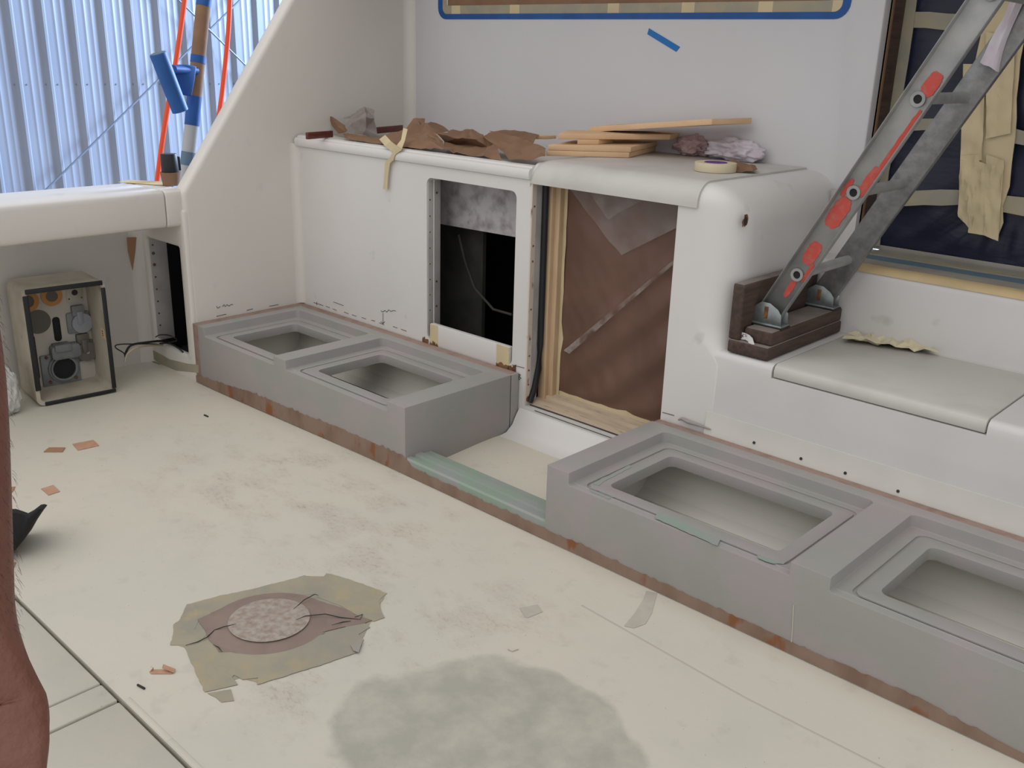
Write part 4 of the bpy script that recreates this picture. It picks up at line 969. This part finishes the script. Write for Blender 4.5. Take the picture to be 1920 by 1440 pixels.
O = [brect(0, zf, WB, HB, 0, .03), brect(0, zf, WB, HB, DB-.03, .03), brect(.01, zf+.0, WB-.01, HB-.012, DB, .03)]
I = [brect(.016, zf+.016, WB-.016, HB-.016, 0, .02), brect(.016, zf+.016, WB-.016, HB-.016, DB-.045, .02)]
b.loft([O[2], O[1], O[0], I[0], I[1]], cap=True).build('box_shell', 'boxcream', bx, smooth=40)
d0 = DB-.047
MB().prism(brect(.017, zf+.017, WB-.017, HB-.017, d0, .018), nb*.003).build('back_panel', 'boxin', bx)
# gasket in four lengths
def gl(s0, z0, s1, z1): return MB().prism([bpnt(s0, z0, -.0005), bpnt(s1, z0, -.0005), bpnt(s1, z1, -.0005), bpnt(s0, z1, -.0005)], nb*.007)
for k, v in enumerate(((.012, HB-.022, WB-.01, HB-.001), (0.0, .075, .022, HB-.028), (WB-.020, zf+.018, WB-.001, HB-.034), (.03, zf, WB-.004, zf+.016))): gl(*v).build('gasket', 'black', bx, bevel=.003)
dp = d0-.0035
sc_ = .00050
def ann(zx, zy, r0, r1, h, nm, m, d=dp, par=bx): return MB().annulus(BP(zx, zy, d), nb, r0*sc_, r1*sc_, h, 28).build(nm, m, par, smooth=40)
def dsc(zx, zy, r, h, nm, m, d=dp, par=bx, r2=None): return MB().disc(BP(zx, zy, d), nb, r*sc_, h, 28, None if r2 is None else r2*sc_).build(nm, m, par, smooth=40)
dsc(262, 335, 62, .001, 'round_hole', 'holegrey'); ann(262, 335, 55, 96, .004, 'sealant_ring', 'sealant')
dsc(497, 283, 52, .001, 'round_hole', 'holegrey'); ann(497, 283, 50, 90, .004, 'sealant_ring', 'sealant')
dsc(365, 532, 108, .001, 'round_hole', 'holegrey')
def brl(zx, zy, hw, hh, r, h, nm, m, par=bx, d=dp):
    c = loc_(BP(zx, zy, d)); return MB().prism(brect(c[0]-hw*sc_, c[1]-hh*sc_, c[0]+hw*sc_, c[1]+hh*sc_, d, r*sc_), nb*h).build(nm, m, par, bevel=.0008, seg=1)
brl(550, 602, 32, 112, 30, .001, 'slot', 'void'); brl(322, 880, 34, 205, 25, .001, 'slot', mat('slot_brown', (.05, .022, .018), .8))
pl = brl(718, 262, 72, 70, 3, .002, 'outlet_plate', 'boxin'); dsc(718, 248, 26, .004, 'outlet_hole', 'black', par=pl); dsc(665, 312, 7, .004, 'plate_screw', 'rust', par=pl); dsc(785, 296, 7, .004, 'plate_screw', 'rust', par=pl)
for zx, zy, m in ((782, 535, 'socklight'), (828, 808, 'sockbrown')):
    s_ = brl(zx-30, zy-2, 98, 95, 18, .010, 'power_socket', 'sockgrey' if m == 'socklight' else 'sockbrown')
    dsc(zx, zy, 90, .022, 'flap', m, par=s_); brl(zx-42, zy-120, 52, 45, 8, .020, 'hinge_block', 'sockgrey' if m == 'socklight' else 'sockbrown', par=s_)
    brl(zx-25, zy-50, 24, 60, 8, .026, 'flap_arm', m, par=s_); dsc(zx+5, zy+8, 13, .025, 'flap_screw', 'chrome', par=s_)
s_ = brl(582, 985, 162, 150, 14, .012, 'large_socket', 'sockgrey'); dsc(600, 965, 128, .022, 'collar', 'sockgrey', par=s_); dsc(602, 965, 98, .0235, 'socket_mouth', 'void', par=s_); ann(602, 965, 98, 112, .032, 'collar_rim', 'sockgrey', par=s_)
for zx, zy in ((438, 870), (478, 1108), (725, 1058)): dsc(zx, zy, 15, .016, 'corner_screw', 'rust', par=s_)
brl(612, 800, 122, 62, 30, .045, 'open_flap', 'sockgrey', par=s_); brl(575, 760, 70, 32, 10, .055, 'flap_hinge', 'sockgrey', par=s_)
# orange tag on the right inside wall
pt = bpnt(WB-.0165, loc_(BP(1000, 650, .03))[1], .045); MB().prism([pt+nb*.022+zb*.022, pt-nb*.02+zb*.026, pt-nb*.022-zb*.018, pt+nb*.024-zb*.024], -ub_*.001).build('orange_tag', 'foam', bx)
pt2 = pt-ub_*.0018
for dz in (.010, .0, -.010): MB().prism([pt2+nb*.006+zb*(dz+.003), pt2-nb*.004+zb*(dz+.003), pt2-nb*.004+zb*(dz-.002), pt2+nb*.006+zb*(dz-.002)], -ub_*.0006).build('tag_print', 'marker', bx)
# cables
def cable(pts, r, m, lb):
    P = [Vector(p) for p in pts]; Q = []
    for i in range(len(P)-1):
        a = P[max(i-1, 0)]; b_ = P[i]; c = P[i+1]; d = P[min(i+2, len(P)-1)]
        for k in range(6):
            t = k/6; Q.append(.5*((2*b_)+(c-a)*t+(2*a-5*b_+4*c-d)*t*t+(3*b_-a-3*c+d)*t**3))
    Q.append(P[-1]); tag(MB().tube(Q, r, 8).build('cable', m, smooth=60), lb, 'cable', 'cables from the side opening')
yo = 2.12
cable([BX(222, 668, .14)-nb*0+ub_*.03, onx(245, 648, -4.20), onx(275, 642, -4.19), ony(310, 640, 2.09), ony(340, 650, 2.2)], .0055, 'blackcable', 'thick black cable running from the socket box into the side opening')
cable([BX(222, 672, .10)+ub_*.03, onx(232, 662, -4.15), onx(217, 652, -4.15), onx(222, 646, -4.16), onx(260, 645, -4.17), ony(300, 646, 2.09), ony(345, 658, 2.2)], .0028, 'blackcable', 'thin black cable bent into a pointed loop beside the socket box')
cable([BX(222, 680, .06)+ub_*.03, onx(240, 662, -4.12), onx(262, 650, -4.14), ony(300, 647, 2.08), ony(330, 646, 2.2)], .0045, mat('beige_cable', (.45, .38, .27), .6), 'beige cable running from the socket box into the side opening')
cable([ony(292, 632, 2.085), ony(300, 628, 2.075), ony(318, 629, 2.085), ony(332, 638, 2.11), ony(312, 642, 2.10), ony(294, 638, 2.09)], .003, 'blackcable', 'coiled black cable at the lip of the side opening')
cable([ony(300, 644, 2.085), ony(318, 644, 2.085), ony(336, 654, 2.095), ony(350, 668, 2.12)], .004, 'blackcable', 'black cable drooping over the lower right lip of the side opening')
# small torn black flap and grey offcut on the deck behind the box
q = [onf(246, 680, .001), onf(262, 678, .001), onf(268, 670, .012), onf(256, 662, .02)]
o = MB().prism(q, (0, 0, .002)).build('black_offcut', 'black'); tag(o, 'small curled black offcut on the deck right of the socket box', 'offcut')
# brown wedge under the coaming
P = [onx(239, 446, XL+.012), onx(256, 445, XL+.012), onx(254, 470, XL+.008), onx(249, 507, XL+.004), onx(241, 472, XL+.008)]
o = MB().prism(P, (-.006, 0, 0)).build('wooden_wedge', 'chipdark'); tag(o, 'brown tapered wooden wedge pinned to the hull liner under the coaming', 'wedge')
# white bag left of the socket box
c = onf(14, 770); rag((c.x+.03, c.y-.02), .085, 2.2, 'bag', 'plastic_bag', 'white plastic bag slumped at the left of the socket box', (.8, .8, 1.35), 'bag', zmin=FZ(c.x, c.y), amp=.28)
# black cloth cap
c0 = onf(30, 1040); vd = (c0-CAM); vd.z = 0; vd.normalize(); sd2 = Vector((vd.y, -vd.x, 0))
def vp(px, py, back=0.0):
    r_ = ray(px, py); t = (c0+vd*back-CAM).dot(vd)/r_.dot(vd); return CAM+r_*t
ol = [(-50, 955), (-20, 950), (12, 955), (30, 954), (42, 958), (53, 962), (64, 956), (77, 946), (84, 945), (89, 947), (82, 956), (70, 974), (60, 992), (45, 1012), (30, 1030), (15, 1043), (-20, 1052), (-50, 1050)]
cx_ = sum(p[0] for p in ol)/len(ol); cy_ = sum(p[1] for p in ol)/len(ol)
def ins_(k, back): return [vp(cx_+(x-cx_)*k, cy_+(y-cy_)*k+(1-k)*12, back) for x, y in ol]
lo = [ins_(.45, -.05), ins_(.8, -.045), ins_(1, -.01), ins_(.97, .06), ins_(.6, .13)]
for l in lo:
    for p in l: p.z = max(p.z, FZ(p.x, p.y)+.001)
o = MB().loft(lo).build('flat_cap', 'cloth', smooth=60); tag(o, 'black cloth cap with pointed peak lying on the deck at the left edge', 'cap')
# ================================================================ POLE, ROD HOLDER, HOSES BEYOND THE COAMING
XP = -4.285
def pp_(px, py): return onx(px, py, XP)
pole = thing('masked_pole', 'upright pole wrapped in brown paper, blue tape and film outside the coaming', 'pole', tuple(pp_(350, 345)))
ax_ = [(387, -30), (381, 12), (371, 116), (364.5, 182), (360, 233), (352, 300), (347, 345)]
def seg(a, c, r, nm, m):
    (x0, y0), (x1, y1) = a, c
    return MB().tube([pp_(x0, y0), pp_(x1, y1)], r, 20).build(nm, m, pole, smooth=50)
def at_(y):
    for (xa, ya), (xb, yb__) in zip(ax_, ax_[1:]):
        if ya <= y <= yb__: t = (y-ya)/(yb__-ya); return (xa+(xb-xa)*t, y)
seg(at_(-30), at_(12), .0335, 'blue_tape', 'blue'); seg(at_(8), at_(183), .033, 'brown_paper', 'kraft'); seg(at_(180), at_(235), .0338, 'blue_tape', 'blue')
seg(at_(233), (347, 345), .0325, 'clear_film', mat('greywhite_wrap', (.40, .40, .40), .35)); seg(at_(285), at_(310), .0332, 'blue_tape', 'bluedust')
seg(at_(104), at_(118), .0345, 'blue_tape', 'blue')
rh = thing('rod_holder', 'blue-taped slanted rod holder tube clamped to the masked pole', 'rod holder', tuple(pp_(330, 180)))
a, c = onx(296, 100, XP+.10), onx(338, 208, XP+.10)
MB().tube([a, a.lerp(c, .02), c], [.0355, .0375, .0365], 24).build('holder_tube', 'blue', rh, smooth=50)
MB().disc(a, (a-c), .033, .0015, 24).build('holder_cap', 'bluedust', rh)
b = MB(); pl_ = [(322, 122), (350, 121), (369, 124), (366, 150), (360, 181), (343, 178), (336, 160)]
b.prism([onx(x, y, XP+.055) for x, y in pl_], (-.03, 0, 0)); b.build('clamp_bracket', 'blue', rh, bevel=.006)
MB().tube([onx(326, 130, XP+.07), onx(368, 133, XP+.02)], .018, 14).build('clamp_arm', 'blue', rh, smooth=50)
def hose(pts, lb):
    P = [onx(x, y, -5.6) for x, y in pts]; Q = []
    for i in range(len(P)-1):
        a = P[max(i-1, 0)]; b_ = P[i]; c = P[i+1]; d = P[min(i+2, len(P)-1)]
        for k in range(6):
            t = k/6; Q.append(.5*((2*b_)+(c-a)*t+(2*a-5*b_+4*c-d)*t*t+(3*b_-a-3*c+d)*t**3))
    tag(MB().tube(Q+[P[-1]], .0145, 12).build('orange_hose', 'orange', smooth=60), lb, 'hose')
hose([(352, -90), (347, -10), (338, 60), (329, 120), (314, 205), (303, 275), (294, 345), (284, 430), (270, 560)], 'orange hose hanging left of the masked pole in front of the hangar wall')
hose([(434, -90), (431, 0), (428, 60), (422, 125), (413, 200), (400, 275), (385, 360), (365, 470)], 'orange hose hanging right of the masked pole near the wing edge')
# black pipe stub with paper collar
c = onz(322, 353, .888); c.x = -4.16; c = onx(322, 353, -4.12); c.z = .888
pb = thing('pipe_stub', 'black pipe stub with brown paper collar on the coaming end', 'pipe', (c.x, c.y, .888))
MB().disc((c.x, c.y, .888), (0, 0, 1), .036, .058, 24, .045).build('paper_collar', 'kraft', pb, smooth=40)
MB().disc((c.x, c.y, .944), (-.02, 0, 1), .038, .082, 24, .035).build('pipe', 'black', pb, smooth=40, bevel=.003)
MB().box(c.x-.01, c.y+.033, .95, c.x+.012, c.y+.048, 1.012).build('tab', 'black', pb, bevel=.003)
# ================================================================ DECK LITTER
def fpoly(pts, th, name, m, parent=None, bevel=0, lift=.0008):
    P = [onf(x, y, lift) for x, y in pts]; return MB().prism(P, (0, 0, th)).build(name, m, parent, bevel=bevel)
def chip(pts, lb, m='chip', th=.002): return tag(fpoly(pts, th, 'veneer_chip', m), lb, 'wood chip', 'veneer chips on the deck')
chip([(136, 833), (175, 825.5), (186, 836), (146, 845)], 'largest light brown veneer chip on the deck below the socket box')
chip([(82, 848), (92, 840), (122.5, 840), (117, 848)], 'darker brown narrow veneer chip left of the largest chip', 'chipdark', .003)
chip([(77, 917), (100, 910), (112.5, 922), (91, 929)], 'square light brown veneer chip just behind the black cap')
chip([(10, 915), (29, 913), (24, 922), (14, 930)], 'veneer chip half hidden behind the forearm above the black cap', 'chipdark')
chip([(8, 1056), (30, 1055), (26, 1065), (12, 1068)], 'veneer chip half hidden behind the forearm below the black cap', 'chipdark')
t = thing('bent_veneer_strip', 'bent thin brown veneer strip lying left of the masked drain', 'wood chip', tuple(onf(303, 1258)))
fpoly([(281, 1262), (286, 1256), (312, 1256), (326, 1259), (322, 1264), (284, 1264)], .0015, 'flat_part', 'chip', t)
P = [onf(304, 1253, .012), onf(306, 1246, .014), onf(329, 1255, .004), onf(326, 1262, .003)]
MB().prism(P, (0, 0, .0015)).build('bent_part', 'chip', t); P = [onf(280, 1261, .001), onf(288, 1251, .012), onf(288, 1257, .002)]; MB().prism(P, (0, 0, .001)).build('curled_tip', 'chip', t)
tag(MB().tube([onf(258, 1284, .003), onf(271, 1291, .003)], .0028, 8).build('dark_splinter', 'marker'), 'small dark splinter on the deck below the bent veneer strip', 'splinter')
tag(MB().tube([onf(383, 778, .003), onf(390, 781, .003)], .0035, 6).build('dark_splinter', 'marker'), 'tiny dark crumb on the deck in front of the left unit', 'splinter')
tag(MB().tube([onf(952, 1217, .002), onf(960, 1221, .003), onf(972, 1217, .002)], .0013, 6).build('wire_snippet', 'seam'), 'tiny bent snippet on the deck above the grey stain', 'snippet')
tag(fpoly([(974, 1140), (1008, 1133.5), (1018, 1147), (988, 1159), (984, 1156)], .0005, 'tape_residue', 'residue'), 'small square of dusty tape on the deck between drain and moulding', 'tape')
tag(fpoly([(1212, 1108), (1232, 1112), (1222, 1150), (1210, 1170), (1188, 1178), (1170, 1174), (1190, 1150), (1206, 1124)], .0005, 'tape_residue', 'residue'), 'long faded tape residue strip beside the brown foot board', 'tape')
# masked drain
dr = thing('masked_drain', 'deck drain covered with brown paper and dusty masking tape', 'drain cover', tuple(onf(520, 1170)))
def dz(pts, th, nm, m, lift, par=dr, seed=1, j=.0025):
    rnd = random.Random(seed); P0 = [onf(300+x/4, 1040+y/4, lift) for x, y in pts]; out = []
    for i, p in enumerate(P0):
        q_ = P0[(i+1) % len(P0)]; n = max(1, int((q_-p).length/.012))
        for k in range(n):
            r_ = p.lerp(q_, k/n); r_.x += rnd.uniform(-j, j)*.5; r_.y += rnd.uniform(-j, j)*.5; out.append(r_)
    return MB().prism(out, (0, 0, th)).build(nm, m, par)
dz([(210, 380), (1080, 160), (1330, 165), (1690, 300), (1640, 400), (1590, 495), (1560, 545), (1480, 720), (740, 960), (600, 925), (340, 1020), (200, 700), (90, 670), (110, 545)], .0005, 'tape_strip', 'tapedirty', .0004, seed=15)
dz([(200, 375), (440, 310), (740, 250), (980, 190), (1080, 155), (1190, 185), (1210, 300), (1000, 300), (700, 320), (480, 395), (300, 480), (260, 560), (400, 560), (300, 650), (190, 680), (75, 680), (105, 560), (95, 525), (150, 490)], .0006, 'tape_strip', 'tapedirty', .0010, seed=1)
dz([(1160, 250), (1210, 185), (1250, 140), (1340, 160), (1520, 220), (1700, 290), (1645, 340), (1650, 400), (1685, 470), (1600, 500), (1500, 470), (1370, 390), (1180, 320)], .0006, 'tape_strip', 'tapedirty', .0014, seed=2)
dz([(180, 682), (310, 640), (400, 680), (560, 735), (720, 740), (540, 920), (580, 975), (335, 1030)], .0006, 'tape_strip', 'tapedirty', .0017, seed=3)
dz([(420, 740), (720, 742), (1100, 640), (1400, 540), (1520, 500), (1575, 545), (1490, 600), (1525, 640), (1490, 730), (1200, 830), (730, 975), (735, 925), (620, 935), (545, 900), (400, 850)], .0006, 'tape_strip', 'tapedirty', .0019, seed=4)
dz([(355, 1040), (530, 1010), (556, 1095), (460, 1108), (420, 1070)], .0006, 'tape_strip', 'tapedirty', .0012, seed=5, j=.001)
pz = [(280, 485), (420, 425), (700, 322), (960, 290), (1060, 300), (1190, 345), (1370, 400), (1470, 455), (1590, 492), (1530, 515), (1350, 548), (1160, 595), (720, 735), (600, 728), (440, 730), (385, 640)]
dz(pz, .0006, 'brown_paper', 'kraftfloor', .0026, seed=6, j=.001)
# paper domed over the grate: shallow bulge with a crazed film disc
cc = onf(300+820/4, 1040+505/4, .0032); ex = (onf(300+1075/4, 1040+490/4, .003)-cc).length; ed = (onf(300+800/4, 1040+375/4, .003)-cc).length
dx_ = (onf(300+1075/4, 1040+490/4, .003)-cc).normalized(); dy_ = Vector((-dx_.y, dx_.x, 0))
def bulge(ra, rb, h, nm, m, z0, par=dr):
    b = MB(); n = 40; L = []
    for k in range(6):
        t = 1-k/5*.98; L.append([cc+dx_*ra*t*math.cos(a)+dy_*rb*t*math.sin(a)+Vector((0, 0, z0+h*(1-t*t))) for a in [2*math.pi*i/n for i in range(n)]])
    return b.loft(L).build(nm, m, par, smooth=60)
bulge(.165, .150, .010, 'paper_dome', 'kraftfloor', -.001)
fd_ = bulge(.108, .105, .003, 'dusty_film_disc', 'whitepow', .0085)
rnd = random.Random(4)
def dpt(x, y, l=.0): return onf(300+x/4, 1040+y/4, .005+l)
for pts in ([(190, 680), (280, 655), (350, 620), (410, 565), (480, 540), (570, 520)], [(1020, 490), (1090, 460), (1240, 445), (1350, 470), (1500, 485)], [(1000, 410), (1080, 340), (1160, 297), (1190, 305)], [(400, 675), (440, 695), (468, 732)], [(1290, 528), (1370, 505), (1430, 497)], [(1460, 468), (1520, 448), (1500, 485)]):
    h = [.003 if p[0] < 450 or p[0] > 1300 else .011 for p in pts]
    MB().tube([dpt(x, y, hh-.003) for (x, y), hh in zip(pts, h)], [.0006]+[.0013]*(len(pts)-2)+[.0006], 6).build('paper_tear', 'marker', dr)
dz([(1430, 680), (1500, 640), (1520, 645), (1490, 735), (1450, 720)], .0008, 'curled_tape_end', 'tapegrey', .006, seed=9, j=0)
# ================================================================ PERSON AT THE LEFT EDGE (only forearm and hand in view)
def skin_body(name, joints, bones, root, m, parent, sub=2):
    me = bpy.data.meshes.new(name); names = list(joints); off = ORG[parent.name]
    me.from_pydata([Vector(joints[k][0])-off for k in names], [(names.index(a), names.index(b)) for a, b in bones], [])
    o = bpy.data.objects.new(name, me); COL.objects.link(o)
    bm = bmesh.new(); bm.from_mesh(me); bm.verts.ensure_lookup_table(); ly = bm.verts.layers.skin.verify()
    for i, k in enumerate(names):
        r = joints[k][1]; r = r if isinstance(r, tuple) else (r, r)
        bm.verts[i][ly].radius = r; bm.verts[i][ly].use_root = (k == root)
    bm.to_mesh(me); bm.free()
    s = o.modifiers.new('sk', 'SKIN'); s.use_smooth_shade = True
    k = o.modifiers.new('su', 'SUBSURF'); k.levels = sub; k.render_levels = sub
    dg = bpy.context.evaluated_depsgraph_get(); dg.update(); ev = bpy.data.meshes.new_from_object(o.evaluated_get(dg)); o.modifiers.clear(); o.data = ev
    ev.materials.clear(); ev.materials.append(MT[m]); ev.polygons.foreach_set('use_smooth', [True]*len(ev.polygons)); o.parent = parent; return o
def rp(px, py, dist):
    d = ray(px, py); d.normalize(); return CAM+d*dist
DW = .80
wr = rp(-36, 1190, DW); hd2 = rp(-24, 1420, DW); el = rp(-98, 700, DW+.03)
dn = (hd2-wr).normalized()
vr = (M3 @ Vector((1, 0, 0))); vr = (vr-dn*vr.dot(dn)).normalized(); vt = dn.cross(vr).normalized()
base = Vector((wr.x-.28, wr.y-.12, 0))
el = wr-dn*.02+(el-wr).normalized()*.25
# the arm belongs to a man standing just left of the photographer's view
fwd = Vector((-.75, .66, 0)).normalized(); side = Vector((fwd.y, -fwd.x, 0))       # side: his right... arm nearest the frame
sh = Vector((el.x-.05, el.y-.16, el.z+.27))
hgt = sh.z+.28
pelv = Vector((sh.x, sh.y, 0))-side*.19; pelv.z = sh.z-.50; feet_z = FZ(pelv.x, pelv.y)
per_ = thing('person', 'man standing at the left edge with only his bare hairy forearm and hand in view', 'person', (pelv.x, pelv.y, feet_z))
J = {}; Bn = []
def jn(k, p, r, par=None):
    J[k] = (Vector(p), r)
    if par: Bn.append((par, k))
jn('pelvis', pelv, (.15, .11)); jn('waist', pelv+Vector((0, 0, .17)), (.135, .10), 'pelvis'); jn('chest', pelv+Vector((0, 0, .38)), (.155, .115), 'waist')
jn('neckb', pelv+Vector((0, 0, .54)), (.075, .07), 'chest'); jn('neck', pelv+Vector((0, 0, .61))+fwd*.01, .055, 'neckb')
jn('head', pelv+Vector((0, 0, .70))+fwd*.02, (.075, .09), 'neck'); jn('crown', pelv+Vector((0, 0, .80))+fwd*.01, (.07, .085), 'head')
for s_, kk in ((1, 'r'), (-1, 'l')):
    sp = pelv+side*.19*s_; sp.z = sh.z
    if s_ == 1: sp = sh
    jn('sh'+kk, sp, .06, 'chest')
    e_ = el if s_ == 1 else sp+Vector((0, 0, -.30))-side*.03
    w2 = wr if s_ == 1 else e_+Vector((0, 0, -.26))+fwd*.06
    jn('ua'+kk, sp.lerp(e_, .5), .048, 'sh'+kk); jn('el'+kk, e_, .041, 'ua'+kk)
    jn('fa'+kk, e_.lerp(w2, .35), (.043, .040), 'el'+kk); jn('fb'+kk, e_.lerp(w2, .75), (.034, .030), 'fa'+kk); jn('wr'+kk, w2, (.030, .023), 'fb'+kk)
    hp = pelv+side*.095*s_+Vector((0, 0, -.06)); jn('hip'+kk, hp, (.095, .10), 'pelvis')
    kn = hp.copy(); kn.z = feet_z+(hp.z-feet_z)*.52; kn += fwd*.02; an = hp.copy(); an.z = feet_z+.085
    jn('th'+kk, hp.lerp(kn, .5), .08, 'hip'+kk); jn('kn'+kk, kn, .055, 'th'+kk); jn('cf'+kk, kn.lerp(an, .35)-fwd*.015, .056, 'kn'+kk); jn('an'+kk, an, .037, 'cf'+kk)
    jn('ft'+kk, an+fwd*.13+Vector((0, 0, -.045)), (.038, .03), 'an'+kk)
# palms and fingers
def hand(kk, w0, d, across, palm):
    jn('pa'+kk, w0+d*.035+across*.004, (.036, .020), 'wr'+kk); jn('pb'+kk, w0+d*.080+across*.006, (.042, .019), 'pa'+kk)
    for i, (off, ln) in enumerate(((.030, .072), (.010, .080), (-.010, .074), (-.030, .058))):
        k0 = 'k%d%s' % (i, kk); jn(k0, w0+d*.098+across*off, .0105, 'pb'+kk); a = w0+d*.098+across*off
        p1 = a+(d*.93+palm*.3).normalized()*ln*.45; p2 = p1+(d*.75+palm*.66).normalized()*ln*.32; p3 = p2+(d*.45+palm*.9).normalized()*ln*.25
        jn(k0+'a', p1, .0092, k0); jn(k0+'b', p2, .0085, k0+'a'); jn(k0+'c', p3, .0072, k0+'b')
    t0 = w0+d*.046-across*.030+palm*.010; jn('t0'+kk, t0, .0165, 'pa'+kk); t1 = t0+d*.036-across*.012+palm*.014; jn('t1'+kk, t1, .0125, 't0'+kk); jn('t2'+kk, t1+d*.030+palm*.006, .0095, 't1'+kk)
hand('r', wr, dn, vr, vt)
hand('l', J['wrl'][0], Vector((0, 0, -1)), fwd, side)
bdy = skin_body('body', J, Bn, 'pelvis', 'skin', per_)
# clothing follows the body
def shell(name, m, keep, grow):
    me = bdy.data.copy(); bm = bmesh.new(); bm.from_mesh(me); off = ORG[per_.name]
    bm.normal_update()
    bmesh.ops.delete(bm, geom=[f for f in bm.faces if not keep(f.calc_center_median()+off)], context='FACES')
    for v in bm.verts: v.co += v.normal*grow
    bm.to_mesh(me); bm.free(); me.materials.clear(); me.materials.append(MT[m])
    o = bpy.data.objects.new(name, me); COL.objects.link(o); o.parent = per_; k = o.modifiers.new('s', 'SOLIDIFY'); k.thickness = .004; k.offset = 1; return o
def armr(p): return (p-wr).length < (el-wr).length+.02 or p.z < el.z+.08 and (p-el).length < .13
hipz = pelv.z
shell('t_shirt', 'shirt', lambda p: hipz-.04 < p.z < sh.z+.10 and not ((p-pelv).dot(side) > .135 and p.z < sh.z-.17) and not ((p-pelv).dot(side) < -.135 and p.z < sh.z-.17) and not armr(p), .010)
shell('jeans', 'jeans', lambda p: feet_z+.09 < p.z < hipz+.02 and abs((p-pelv).dot(side)) < .235 and (p-wr).length > .26 and (p-J['wrl'][0]).length > .2, .012)
shell('hair', 'hair', lambda p: p.z > J['head'][0].z+.02 and ((p-J['head'][0]).dot(fwd) < .03 or p.z > J['crown'][0].z), .008)
for kk in 'rl':
    a = J['an'+kk][0]; f0_ = Vector((a.x, a.y, feet_z)); lo = []
    for t, wd, h in ((-.06, .030, .06), (-.03, .040, .085), (.06, .042, .075), (.13, .046, .05), (.19, .040, .04), (.215, .022, .025)):
        c_ = f0_+fwd*t; lo.append([c_+side*wd*math.cos(q)+Vector((0, 0, .002+max(0, h*.5+h*.5*math.sin(q)))) for q in [2*math.pi*k/14 for k in range(14)]])
    MB().loft(lo).build('shoe', 'cloth', per_, smooth=60)
hc_ = J['head'][0]
for s_ in (1, -1):
    c_ = hc_+fwd*.082+side*.03*s_+Vector((0, 0, .03)); MB().disc(c_, fwd, .012, .006, 12, .006).build('eye', 'paperwhite', per_, smooth=60)
    c_ = hc_+side*.078*s_-fwd*.0+Vector((0, 0, .02)); MB().tube([c_-Vector((0, 0, .03)), c_+side*.008*s_, c_+Vector((0, 0, .03))], [.006, .014, .008], 8).build('ear', 'skin', per_, smooth=60)
MB().tube([hc_+fwd*.088+Vector((0, 0, .035)), hc_+fwd*.108+Vector((0, 0, .002)), hc_+fwd*.09-Vector((0, 0, .006))], [.007, .014, .008], 10).build('nose', 'skin', per_, smooth=60)
MB().tube([hc_+fwd*.086+side*.024-Vector((0, 0, .03)), hc_+fwd*.094-Vector((0, 0, .03)), hc_+fwd*.086-side*.024-Vector((0, 0, .03))], .005, 8).build('mouth', 'ragpink', per_, smooth=60)
# forearm hair
b = MB(); rnd = random.Random(2)
dgx = (wr-el).normalized()
ctr = [J[k][0] for k in ('elr', 'far', 'fbr', 'wrr')]
# sample hair roots on the visible skin of the forearm
cnt = 0; off = ORG[per_.name]; P_ = [p for p in bdy.data.polygons if (Vector(p.center)+off-wr).length < .27 and (Vector(p.center)+off-wr).dot(dn) < .0]
for p in P_:
    for _ in range(3):
        c_ = Vector(p.center)+off+Vector((rnd.uniform(-.004, .004), rnd.uniform(-.004, .004), rnd.uniform(-.006, .006))); nn = Vector(p.normal)
        d_ = (nn*.6+dn*.9+Vector((rnd.uniform(-.3, .3), rnd.uniform(-.3, .3), rnd.uniform(-.2, .2)))).normalized(); L = rnd.uniform(.004, .009)
        b.tube([c_, c_+d_*L*.5, c_+(d_+Vector((0, 0, -.35))).normalized()*L], [.00013, .0001, .00005], 3, cap=False)
h_ = b.build('arm_hair', 'hair', per_); h_['kind'] = 'stuff'
